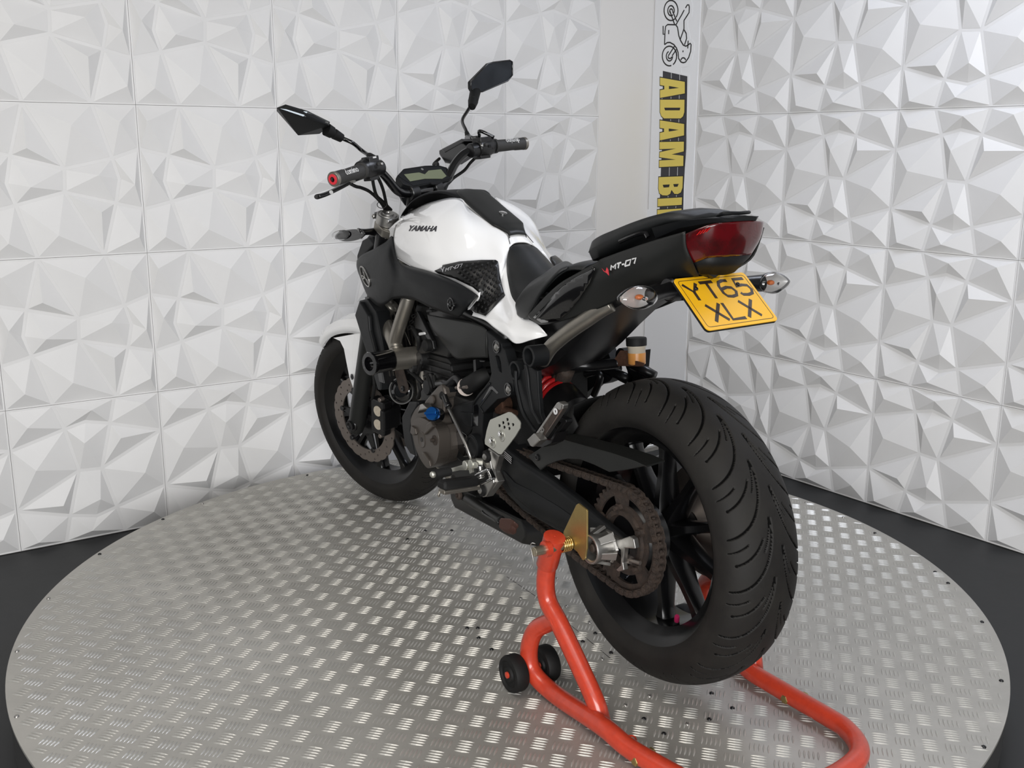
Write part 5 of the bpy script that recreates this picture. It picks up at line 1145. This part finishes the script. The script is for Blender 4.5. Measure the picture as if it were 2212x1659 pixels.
hb = fk('handlebar', tube(bp, .0125, 16, smooth=6), 'gloss', smooth=True)
g0_, g1_ = np.array([1.0, .258, .787]), np.array([.979, .3725, .780])
for sy in (1, -1):
    m_ = np.array([1, sy, 1.]); a, b = g0_ * m_, g1_ * m_; d = b - a; L = np.linalg.norm(d); d /= L
    gr = fk('grip', lathe([(-.004, .021), (.003, .021), (.004, .0178), (.035, .0172), (.06, .0165), (.072, .0165), (.074, .0175), (L - .012, .0178), (L - .011, .0178)], a, d, 32), 'grip', hb, smooth=30)
    fk('grip_end_ring', lathe([(L - .011, .0185), (L - .003, .0190), (L - .001, .0175), (L - .001, .001)], a, d, 32), 'champ', gr, smooth=40)
    if sy == 1:
        fk('red_bar_end', lathe([(L - .001, .0135), (L + .001, .0125), (L + .001, .0068), (L - .006, .0065), (L - .006, .0001)], a, d, 32), 'redcap', gr, smooth=40)
        fk('bar_end_hole', cyl(a + d * (L - .0062), d, .0008, .0064, 24), 'ink', gr, smooth=40)
    # grip lettering
    s_ = 'domino'
    side = (O - BO); ob = np.array([side @ BX, side @ BY, side @ BZ])
    # direction from the grip to the viewer's side (rearwards), kept perpendicular to the grip
    u_ = np.array([-.83, 0, .55]) ; u_ = u_ - d * (u_ @ d); u_ /= np.linalg.norm(u_); w_ = np.cross(d, u_)
    def ong(u, v, h, a=a, d=d, u_=u_, w_=w_, sy=sy, L=L):
        t = L * (.66 - .46 * u) if sy == 1 else L * (.30 + .46 * (1 - u)) ; t = L * .70 - L * .42 * u if sy == 1 else L * .28 + L * .42 * (1 - u)
        an = (v - .5) * .85
        if sy == 1: an = -an
        r = .0186 + .0008 * h
        return a + d * t + u_ * r * math.cos(an) + w_ * r * math.sin(an) * (1 if sy == 1 else -1) * -1
    VF = textmap(s_, lambda u, v, h: ong(u, v, h), .0)
    fk('grip_lettering', VF, 'silvertext', gr, smooth=False)
    # switch cluster
    c = np.array([1.012, .222 * sy, .789]); dd = np.array([-.18, sy * .98, -.02]); dd /= np.linalg.norm(dd)
    sw_ = fk('switch_housing' if sy == 1 else 'throttle_housing', merge(lathe([(-.026, .021), (-.022, .025), (.018, .0265), (.022, .024), (.036, .0225), (.036, .014)], c, dd, 28), box(c + np.array([-.004, -.006 * sy, .020]), (.016, 0, 0), dd * .020, (0, 0, .009)), box(c + np.array([.004, -.006 * sy, -.022]), (.014, 0, 0), dd * .018, (0, 0, .010))), 'satin', hb, smooth=40, bevel=.0015)
    for k_ in range(3): fk('switch_button', box(c + np.array([-.024, (-.014 + .013 * k_) * sy, .008 - .006 * k_]), (.004, 0, 0), (0, .005, 0), (0, 0, .004)), 'rubber' if k_ else 'grip', sw_, smooth=False, bevel=.001)
    if sy == 1: fk('switch_symbol', box(c + np.array([-.022, -.006, .026]), (.0015, 0, .0), (0, .005, 0), (0, 0, .002)), 'silvertext', sw_, smooth=False)
    fk('switch_screw', cyl(c + np.array([-.018, -.028 * sy, .006]), (-1, 0, .2), .006, .004, 10, .001), 'silver', sw_, smooth=40)
    # lever perch and lever
    pr = np.array([1.022, .185 * sy, .785])
    pc_ = fk('lever_perch', merge(cyl(pr - [0, .012 * sy, 0], (-.15, sy, 0), .026, .021, 20, .002), box(pr + np.array([.024, .012 * sy, -.006]), (.016, 0, 0), (0, .020, 0), (0, 0, .009))), 'satin', hb, smooth=40, bevel=.002)
    lev = [(1.055, .205, .768), (1.062, .24, .762), (1.045, .30, .752), (1.030, .36, .744), (1.026, .392, .742)] if sy == 1 else [(1.055, .205, .775), (1.07, .24, .785), (1.065, .30, .785), (1.05, .34, .780), (1.045, .36, .778)]
    le = fk('clutch_lever' if sy == 1 else 'brake_lever', tube([np.array(p) * m_ for p in lev], [.009, .0085, .008, .0085, .0095], 12, smooth=5, sq=(.7, 1.25, (0, 0, 1))), 'satin', pc_, smooth=True)
    if sy == 1:
        for yy_, c_ in ((.352, 'silvertext'),): fk('lever_badge', cyl(np.array([1.020, yy_, .7465]), (-1, 0, .35), .003, .005, 20), c_, pc_, smooth=40)
        fk('lever_adjuster', merge(cyl((1.05, .21, .772), (0, 1, 0), .03, .006, 12, .001), cyl((1.045, .262, .762), (-1, 0, 0), .016, .004, 12)), 'silver', pc_, smooth=40)
# front brake master cylinder and reservoir on the right bar
rsv = st(np.array([1.065, -.165, .80]))
mc = bk('brake_master_cylinder', prism(KK('1', [(1225, 775), (1365, 705), (1435, 760), (1440, 790), (1320, 870), (1265, 860), (1225, 800)], -.165), (0, -.035, 0)), 'satin', hb, smooth=False, bevel=.004)
bk('master_cylinder_lid', prism(KK('1', [(1240, 765), (1375, 695), (1400, 712), (1262, 790)], -.162), (0, -.04, 0)), 'satin', mc, smooth=False, bevel=.003)
bk('brake_hose', tube([K('1', 1230, 830, -.16), K('1', 1190, 870, -.12), K('1', 1215, 890, -.10), st(np.array([1.15, -.05, .62])), st(np.array([1.17, -.07, .45]))], .0045, 10, smooth=6), 'rubber', hb, smooth=True)
bk('cable', tube(KK('1', [(1480, 820, -.20), (1440, 860, -.19), (1400, 910, -.16), (1330, 960, -.12), (1290, 1000, -.08), (1200, 1080, -.03)]), .0045, 10, smooth=6), 'rubber', hb, smooth=True)
bk('cable', tube(KK('1', [(1440, 760, -.20), (1380, 800, -.17), (1330, 900, -.12), (1270, 980, -.08)]), .0055, 10, smooth=6), 'rubber', hb, smooth=True)
bk('throttle_cable', tube([st(np.array([1.0, -.26, .812])), st(np.array([1.03, -.235, .835])), K('1', 1500, 680, -.22), K('1', 1440, 690, -.20)], .005, 10, smooth=6), 'gloss', hb, smooth=True)
for pts in ([(770, 930, .195), (780, 1010, .185), (800, 1080, .16), (840, 1120, .13), (900, 1180, .09)], [(770, 890, .2), (800, 940, .185), (830, 1000, .16), (850, 1060, .14), (870, 1150, .11), (890, 1210, .09)], [(620, 1000, .25), (660, 1020, .235), (700, 1030, .21), (760, 1060, .18), (830, 1130, .13), (870, 1200, .10)]):
    bk('cable', tube(KK('1', pts), .0045, 10, smooth=6), 'rubber', hb, smooth=True)
bk('cable_tie_ring', tube([K('1', 838 + 33 * math.cos(t), 1145 + 24 * math.sin(t), .12) for t in np.linspace(0, 2 * pi, 25)], .0012, 6), 'ink', hb, smooth=True)
# instrument
face = [(942, 945), (985, 898), (1060, 888), (1130, 877), (1225, 873), (1282, 890), (1322, 958), (1300, 975), (1050, 1022), (985, 1000)]
cpt = K('1', 1130, 950, 0); dn = st(np.array([-.74, 0, .67]) + SOO) - SOO
def onface(x, y):
    d = ray('1', x, y); d = np.array([d @ BX, d @ BY, d @ BZ]); t = ((cpt + dn * .0008 - OBc) @ dn) / (d @ dn); return OBc + d * t
FP = [onface(x, y) - dn * .0008 for x, y in face]
inst = bk('instrument_cluster', loft([[p + dn * 0 for p in FP], [p - dn * .012 for p in FP], [cpt + (p - cpt) * .92 - dn * .030 + [0, 0, -.018] for p in FP], [cpt + (p - cpt) * .68 - dn * .04 + [0, 0, -.04] for p in FP]]), 'matblack', smooth=35, bevel=.002)
bk('lcd_screen', prism([onface(x, y) for x, y in [(988, 938), (1090, 925), (1130, 938), (1155, 912), (1240, 903), (1278, 950), (1250, 968), (1130, 968), (1030, 986)]], dn * .0006), 'lcd', inst, smooth=False)
cb = onface(1112, 903); bk('cluster_emblem', lathe([(0, .0042), (.0008, .0042), (.0008, .0001)], cb, dn, 20), 'silver', inst, smooth=40)
bk('cluster_button', prism([onface(x, y) for x, y in [(1165, 1000), (1225, 985), (1245, 990), (1215, 1010), (1180, 1012)]], dn * .003), 'satin', inst, smooth=False)
bk('cluster_bezel', ribbon([onface(x, y) for x, y in [(950, 948), (988, 902), (1130, 881), (1225, 878), (1278, 893), (1314, 956), (1298, 970), (1052, 1015), (950, 948)]], .0012, .0008, dn), 'satin', inst, smooth=False)
# mirrors
def hull(pts):
    bm = bmesh.new(); vs = [bm.verts.new(p) for p in pts]; r_ = bmesh.ops.convex_hull(bm, input=vs)
    bmesh.ops.delete(bm, geom=[v for v in bm.verts if not v.link_faces], context='VERTS'); bm.verts.index_update()
    V = [np.array(v.co[:]) for v in bm.verts]; F = [tuple(v.index for v in f.verts) for f in bm.faces]; bm.free(); return V, F
b0 = st(np.array([1.008, .205, .812]))
stl = [b0, K('1', 700, 775, .21), K('1', 640, 725, .24), K('1', 565, 690, .265), K('1', 520, 665, .285)]
mfl = KK('1', [(118, 478, .452), (180, 459, .452), (330, 503, .385), (483, 578, .315), (478, 598, .308), (300, 545, .38), (135, 498, .445)])
def away(p, t): d = p - OBc; return p + d / np.linalg.norm(d) * t
near_ = KK('1', [(120, 482, .452), (135, 500, .448), (300, 549, .382), (478, 603, .312)]); far_ = [away(p, t) for p, t in zip(KK('1', [(180, 459, .445), (330, 503, .385), (483, 578, .315)]), (.045, .05, .045))]
back = [away(p, .045) for p in KK('1', [(265, 672, .385), (410, 662, .325), (470, 620, .31)])] + [away(K('1', 118, 505, .448), .02)]
hl_ = hull(near_ + far_ + back); mL = bk('mirror', hl_, 'matblack', smooth=False, bevel=.0008); HT = bvh(hl_)
gq = near_[1:] + far_[::-1]; gc_ = np.mean(gq, 0); gnn = np.cross(far_[0] - near_[1], near_[3] - near_[1]); gnn /= np.linalg.norm(gnn); gnn = gnn if gnn @ (OBc - gc_) > 0 else -gnn
gq = [gc_ + (p - gc_) * .90 for p in gq]; gq = [p - gnn * ((p - gc_) @ gnn) + gnn * .0022 for p in gq]
bk('mirror_glass', prism([cast(HT, '1', x, y, .0015, .38) for x, y in [(142, 490), (184, 468), (328, 512), (470, 580), (468, 594), (298, 542)]], gnn * .0006), 'mirrorlit', mL, smooth=False)
bk('mirror_stalk', tube(stl, [.0055, .0055, .0055, .0058, .006], 14, smooth=6), 'gloss', mL, smooth=True)
bk('mirror_boot', (lathe([(0, .007), (.0, .0115), (.024, .014), (.026, .011), (.030, .011), (.032, .0155), (.05, .017)], K('1', 562, 690, .266), K('1', 440, 620, .318) - K('1', 562, 690, .266), 24)), 'rubber', mL, smooth=40); bk('stalk_base', (lathe([(-.012, .0065), (0, .0095), (.02, .0085), (.026, .0065)], b0, stl[1] - b0, 16)), 'rubber', mL, smooth=40)
def ylat(x): return -.335 - .17 * (x - 1435) / 300
mro = [(1437, 305), (1560, 180), (1595, 170), (1715, 155), (1733, 165), (1733, 260), (1700, 300), (1515, 378), (1450, 372), (1438, 350)]
MP = KK('1', [(x, y, ylat(x)) for x, y in mro]); mcen = np.mean(MP, 0); mn_ = np.cross(MP[2] - MP[0], MP[6] - MP[0]); mn_ /= np.linalg.norm(mn_); mn_ = mn_ if mn_ @ (OBc - mcen) > 0 else -mn_
MP = [p - mn_ * ((p - mcen) @ mn_) for p in MP]
mR = bk('mirror', loft([[p + mn_ * .0 for p in MP], [mcen + (p - mcen) * 1.01 - mn_ * .012 for p in MP], [mcen + (p - mcen) * .8 - mn_ * .030 + np.array([0, 0, -.006]) for p in MP], [mcen + (p - mcen) * .45 - mn_ * .042 + np.array([0, 0, -.008]) for p in MP]]), 'matblack', smooth=35, bevel=.002)
bk('mirror_bezel', tube([mcen + (p - mcen) * .965 + mn_ * .001 for p in MP] , .0024, 8, closed=True), 'gloss', mR, smooth=True)
bk('mirror_glass', prism([mcen + (p - mcen) * .93 + mn_ * .0006 for p in MP], mn_ * .0006), 'mirror', mR, smooth=False)
j0 = K('1', 1492, 365, ylat(1492)) - mn_ * .014; j1 = K('1', 1455, 460, -.325)
b1 = st(np.array([1.012, -.205, .812]))
sR = [b1 * .0 + K('1', 1428, 690, -.245), K('1', 1412, 640, -.252), K('1', 1386, 572, -.268), K('1', 1418, 510, -.300), K('1', 1448, 465, -.322)]
bk('mirror_stalk', tube(sR, .0055, 14, smooth=6), 'gloss', mR, smooth=True)
bk('mirror_boot', (lathe([(-.014, .007), (-.014, .012), (.018, .0165), (.020, .012), (.022, .016), (np.linalg.norm(j0 - j1) + .006, .018)], j1, j0 - j1, 24)), 'rubber', mR, smooth=40); bk('stalk_base', (lathe([(-.02, .009), (0, .010), (.028, .0065)], sR[0], sR[1] - sR[0], 16)), 'rubber', mR, smooth=40)
bk('mirror_mount', merge(tube([sR[0], st(np.array([1.015, -.205, .80]))], .012, 12)), 'satin', mR, smooth=True)
# front fender: shell over the tyre with legs down to the forks
rows = []
for ang, wd_, dr in ((49, .046, .000), (54, .060, .004), (64, .067, .006), (78, .069, .006), (95, .069, .006), (115, .066, .004), (132, .060, .002)):
    a = math.radians(ang); e = np.array([math.cos(a), 0, math.sin(a)])
    prof = [(1, .276 + dr), (1.03, .298 + dr), (.72, .317 + dr), (.30, .322 + dr), (0, .326 + dr)]
    pts = [AXF + e * r + np.array([0, wd_ * y_, 0]) for y_, r in prof]; rows.append([st(p) for p in pts] + [st(p * MR) for p in pts[::-1][1:]])
rows = np.array([smoothpath(np.array(rows)[:, k_], 6) for k_ in range(9)]).transpose(1, 0, 2)
fen = bk('front_mudguard', loft([list(r) for r in rows], closed=False), 'white', smooth=20, solid=.0025)
leg = [(355, 652, .067), (630, 600, .071), (692, 590, .073), (705, 840, .088), (690, 1090, .094), (640, 1385, .094), (560, 1150, .090), (520, 950, .084), (490, 790, .078), (440, 690, .071)]
bk('mudguard_leg', prism([KS('c', *p) for p in leg], (.0, -.003, .0)), 'white', fen, smooth=False, bevel=.0008)
inn_ = [(690, 600, .078), (704, 830, .094), (690, 1080, .100), (640, 1110, .100), (600, 1000, .096), (602, 830, .091), (628, 610, .079)]
bk('mudguard_leg_facet', prism([KS('c', *p) for p in inn_], (.0, -.008, .0)), 'white', fen, smooth=False, bevel=.001)
bolt('mudguard_bolt', KS('c', 597, 1150, .094), r=.008, h=.003, m='satin', par=fen)
legR = [st(np.array(p)) for p in ((1.47, -.072, .26), (1.36, -.072, .27), (1.375, -.112, .14), (1.42, -.112, .09))]
bk('mudguard_leg', prism(legR, (.0, .004, .0)), 'white', fen, smooth=False)
# discs and calipers
def wave(ri, ro, y, n=12):
    out_ = []; N_ = 144
    for k in range(N_):
        t = 2 * pi * k / N_; r = ro - .0035 * (1 - abs(math.cos(n * t / 1)) ** .7); out_.append(AXF + np.array([r * math.cos(t), y, r * math.sin(t)]))
    return out_
for sy in (1, -1):
    y = .074 * sy
    hol = [[AXF + np.array([.100 * math.cos(t), y, .100 * math.sin(t)]) for t in np.linspace(0, 2 * pi, 72, endpoint=False)][::-1]]
    for k in range(36):
        a = 2 * pi * k / 36; r = (.108, .120, .131)[k % 3]; c = AXF + np.array([r * math.cos(a), y, r * math.sin(a)])
        hol.append([c + np.array([.0034 * math.cos(t), 0, .0034 * math.sin(t)]) for t in np.linspace(0, 2 * pi, 8, endpoint=False)][::-1])
    dsc = fk('brake_disc', prism(wave(0, .141, y), (0, .0045, 0), hol), 'disc', fw, smooth=False)
    car = []
    for k in range(6):
        a = 2 * pi * k / 6 + .3; d = np.array([math.cos(a), 0, math.sin(a)]); t_ = np.array([-math.sin(a), 0, math.cos(a)]); yv = np.array([0, y + .002, 0])
        car.append(prism([AXF + yv + d * .045 - t_ * .016, AXF + yv + d * .045 + t_ * .016, AXF + yv + d * .104 + t_ * .007, AXF + yv + d * .104 - t_ * .007], (0, -.006 * sy, 0)))
        car.append(cyl(AXF + yv + d * .101 - [0, .004 * sy, 0], (0, sy, 0), .010, .0085, 16, .001))
    car.append(lathe([(y - .01, .02), (y - .01, .052), (y + .002, .052), (y + .002, .02)], AXF, YL, 40, closed=True))
    fk('disc_carrier', merge(*car), 'satin', dsc, smooth=35)
    # caliper behind the fork leg
    a = math.radians(205); cc2 = AXF + np.array([.115 * math.cos(math.radians(168)), .085 * sy, .115 * math.sin(math.radians(168)) + .01])
    d = np.array([-.22, 0, .97]); e = np.array([-.97, 0, -.22])
    cal_ = fk('brake_caliper', merge(box(cc2 + np.array([0, .012 * sy, 0]), d * .058, e * .030, (0, .016, 0)), box(cc2 - np.array([0, .024 * sy, 0]), d * .050, e * .026, (0, .012, 0)), box(cc2 + e * .03, d * .035, e * .010, (0, .036, 0)), box(cc2 - e * .045 + d * .02, d * .012, e * .022, (0, .010, 0)), box(cc2 - e * .045 - d * .03, d * .012, e * .022, (0, .010, 0))), 'satin', smooth=False, bevel=.005)
    for k_ in (-1, 1):
        p_ = cc2 + np.array([0, .0285 * sy, 0]) + d * .023 * k_ + e * .004
        fk('caliper_piston_cap', merge(lathe([(0, .017), (.002, .0165), (.002, .0001)], p_, (0, sy, 0), 28), lathe([(.002, .009), (.0035, .009), (.0035, .006), (.002, .006)], p_, (0, sy, 0), 20, closed=True)), 'resv', cal_, smooth=40)
    for k_ in (-1, 1): fk('caliper_bolt', cyl(cc2 + np.array([0, .010 * sy, 0]) + d * .062 * k_ + e * .010, (0, sy, 0), .018, .007, 14, .001), 'disc', cal_, smooth=40)
fk('caliper_hose', tube([AXF + np.array([-.10, .11, .09]), AXF + np.array([-.13, .115, .15]), AXF + np.array([-.12, .10, .30]), AXF + np.array([-.16, .07, .45])], .005, 10, smooth=6), 'rubber', smooth=True)
fk('front_axle', tube([AXF + [0, -.13, 0], AXF + [0, .13, 0]], .011, 16), 'satin', smooth=40)
# headlight and front indicators
hd = fk('headlight', merge(ell((1.27, 0, .50), (.085, 0, .0), (0, .075, 0), (-.01, 0, .085), 28, 18)), 'matblack', smooth=True)
fk('headlight_lens', ell((1.282, 0, .50), (.08, 0, .0), (0, .066, 0), (-.01, 0, .074), 28, 18), 'lens_clear', hd, smooth=True)
bk('headlight_bracket', prism(KK('2', [(410, 620), (408, 560), (450, 440), (500, 410), (545, 470), (480, 540), (440, 600)], .135), (0, -.02, 0)), 'matblack', smooth=False, bevel=.004)
bk('radiator_top_guard', prism(KK('2', [(560, 395), (600, 440), (540, 500), (480, 530), (450, 470), (500, 400)], .12), (0, -.04, 0)), 'matblack', smooth=False, bevel=.004)
lc = K('2', 355, 400, .19)
li = bk('front_indicator', loft([[K('2', x, y, .19) + np.array([dx * .030, 0, 0]) for x, y, dx in sec_] for sec_ in ()]) if False else ell(lc, K('2', 470, 385, .18) - lc, (.030, 0, 0), (K('2', 355, 445, .19) - K('2', 355, 350, .19)) / 2, 28, 16), 'gloss', smooth=True)
bk('indicator_stalk', tube([K('2', 430, 385, .185), K('2', 480, 372, .165), K('2', 560, 370, .13)], [.016, .009, .012], 14, smooth=4), 'gloss', li, smooth=True)
bk('indicator_lens', ell(lc + np.array([.046, .010, 0]), (K('2', 470, 385, .18) - lc) * .6, (.03, 0, 0), (K('2', 355, 440, .19) - K('2', 355, 355, .19)) / 2, 24, 14), 'lens_clear', li, smooth=True)
rc_ = st(np.array([1.23, -.19, .60]))
ri_ = bk('front_indicator', ell(rc_, (0, .045, 0), (.028, 0, 0), (0, 0, .022), 24, 14), 'gloss', smooth=True); bk('indicator_stalk', tube([rc_, st(np.array([1.22, -.10, .58]))], .010, 12), 'gloss', ri_, smooth=True)
bk('yoke_bracket', prism(KK('2', [(545, 215), (590, 205), (610, 240), (600, 300), (560, 280), (540, 250)], .11), (0, -.03, 0)), 'satin', tc, smooth=False, bevel=.003)
bolt('yoke_bracket_bolt', K('2', 548, 248, .112), r=.006, h=.006, m='silver', par=tc)
# ------------------------------------------------------------------ paddock stand (separate thing)
stand = D.objects.new('paddock_stand', None); COL.objects.link(stand); stand.location = (BO[0], BO[1], 0); stand.rotation_euler = (0, 0, BA)
setp(stand, 'orange-red tubular paddock stand with black rollers holding up the rear wheel', 'paddock stand')
def sk(name, VF, m, par=None, **k): return bk(name, VF, m, par or stand, **k)
def zK(s, x, y, z):   # photo point on the horizontal plane at world height z, in bike coordinates
    d = ray(s, x, y); P = O + d * ((z - O[2]) / d[2]) - BO
    return np.array([P @ BX, P @ BY, P @ BZ])
RT_ = .0192
up = KK('b', [(474, 200, .235), (455, 270, .235), (430, 400, .235), (440, 520, .232), (500, 640, .228), (600, 850, .218), (690, 1050, .211), (722, 1165, .207)])
base = KK('b', [(498, 622, .229), (440, 640, .230), (375, 680, .238), (343, 780, .242), (365, 895, .240), (480, 1010, .228), (722, 1172, .208)])
zr_ = lambda p: np.array(p, float)
rear_ = [zK('b', 722, 1172, .036), zK('b', 880, 1300, .028), zK('b', 1080, 1392, .0235)]
base = base[:-1] + rear_
x9 = base[-1][0]; zf = lambda x: (.0225 - BO[2] - x * BX[2]) / BZ[2]
loop = [(-.325, .186), (-.375, .165), (-.405, .125), (-.415, .07)]
right = [zK('b', x, y, .026) for x, y in ((1470, 872), (1650, 985), (1900, 1130), (1990, 1190), (2052, 1270), (2050, 1340))]
lp_ = base[:-1] + [np.array([-.30, .190, zf(-.3)]), np.array([-.365, .176, zf(-.365)]), np.array([-.41, .13, zf(-.4)]), np.array([-.418, .06, zf(-.41)]), np.array([-.418, 0, zf(-.41)]), np.array([-.414, -.07, zf(-.41)])] + right[::-1] + [np.array([.018, -.228, base[5][2]])] + [b * MR for b in base[:5][::-1]]
fr_s = sk('base_loop', tube(lp_, RT_, 22, smooth=7), 'orange', smooth=True)
for f, nm in ((lambda q: q, 'l'), (mir, 'r')):
    sk('upright', f(tube(up, RT_ * 1.0, 22, smooth=7)), 'orange', smooth=True)
    tp = up[0]; ax = (up[0] - up[1]) / np.linalg.norm(up[0] - up[1])
    sk('upright_collar', f(lathe([(-.075, .0195), (-.07, .0225), (.004, .0225), (.0045, .0215), (.0045, .0025), (.003, .002), (.003, .0001)], tp, ax, 32)), 'orange', smooth=40)
    pa0 = K('g', 215, 735, .275); pa1 = K('g', 760, 600, .192); dv_ = np.array([0, -1.0, 0])
    c_ = K('g', 430, 650, .235)
    pinc = K('g', 640, 625, .21); pinc = np.array([(pa0[0] + pinc[0]) / 2, 0, (pa0[2] + pinc[2]) / 2])
    p_in = np.array([pinc[0], .201, pinc[2]]); p_out = np.array([pinc[0], .288, pinc[2]])
    pin = sk('locating_pin', f(merge(cyl(p_in, (0, 1, 0), .087, .0098, 24, .001))), 'nickel', smooth=40)
    sk('pin_boss', f(lathe([(0, .0098), (0, .0165), (.012, .0165), (.012, .0098)], p_in + [0, .051, 0], (0, 1, 0), 24, closed=True)), 'orange', smooth=40)
    hs = [p_in + np.array([0, .001 + .022 * t, 0]) + .0135 * np.array([math.cos(2 * pi * 5 * t), 0, math.sin(2 * pi * 5 * t)]) for t in np.linspace(0, 1, 110)]
    sk('pin_spring', f(tube(hs, .0019, 8)), 'goldbright', pin, smooth=True)
    gp = KK('g', [(790, 50), (905, 140), (915, 160), (912, 700), (885, 840), (865, 865), (845, 855), (775, 745), (715, 695), (565, 640), (562, 560), (580, 450), (760, 70)], .201)
    sk('lifting_plate', f(prism(gp, (0, -.004, 0))), 'gold', pin, smooth=False, bevel=.0008)
    rcl = [p_out + np.array(q) for q in ((0, -.004, .016), (.003, .002, .018), (.006, .004, .010), (.004, .002, -.004), (.001, .001, -.020), (.002, .002, -.030), (.003, .004, -.036))]
    sk('retaining_clip', f(tube(rcl, .0011, 6, smooth=5)), 'silver', pin, smooth=True)
    # rollers
    for nm_, px_, lt in (('outer', (245, 905), .275), ('inner', (400, 850), .178)):
        w0 = zK('b', *px_, .0435) if nm_ == 'outer' else None
        if nm_ == 'outer': wc = w0.copy(); wc[1] = .292
        c = np.array([wc[0], .292 if nm_ == 'outer' else .212, wc[2]])
        rl = sk('roller', f(lathe([(0, .008), (0, .015), (-.004, .018), (-.004, .028), (0, .031), (-.001, .038), (-.006, .0405), (-.026, .0405), (-.031, .038), (-.032, .028), (-.032, .008)], c, (0, 1, 0), 44)), 'rubber', smooth=35)
        sk('roller_hub_bolt', f(lathe([(-.002, .0075), (.003, .007), (.004, .005), (.004, .0001)], c, (0, 1, 0), 16)), 'orange', rl, smooth=40)
    sk('roller_axle', f(tube([np.array([wc[0], .175, wc[2]]), np.array([wc[0], .29, wc[2]])], .007, 12)), 'satin', smooth=True)
    sk('roller_lug', f(tube([np.array([wc[0], .238, wc[2]]), base[4] + np.array([0, 0, 0])], .015, 14)), 'orange', smooth=True)
for s__, x, y, lt in (('b', 893, 1355, 0), ('b', 985, 1310, 0), ('b', 1672, 1035, 0), ('b', 1780, 1020, 0)):
    c = zK(s__, x, y, .022); d = np.array([.0, 1.0, 0]) if y > 1330 or x in (1672,) else np.array([0, -1.0, .3])
    sk('stand_bolt', merge(lathe([(0, .011), (.007, .010), (.008, .007), (.008, .0001)], c - d * .004, d, 6)), 'gold', smooth=False, bevel=.001)
sk('weld_seam', merge(ring(zK('b', 860, 1272, .027), (-1, 0, 0), .0202, .017, .0015)), 'orange', smooth=40)
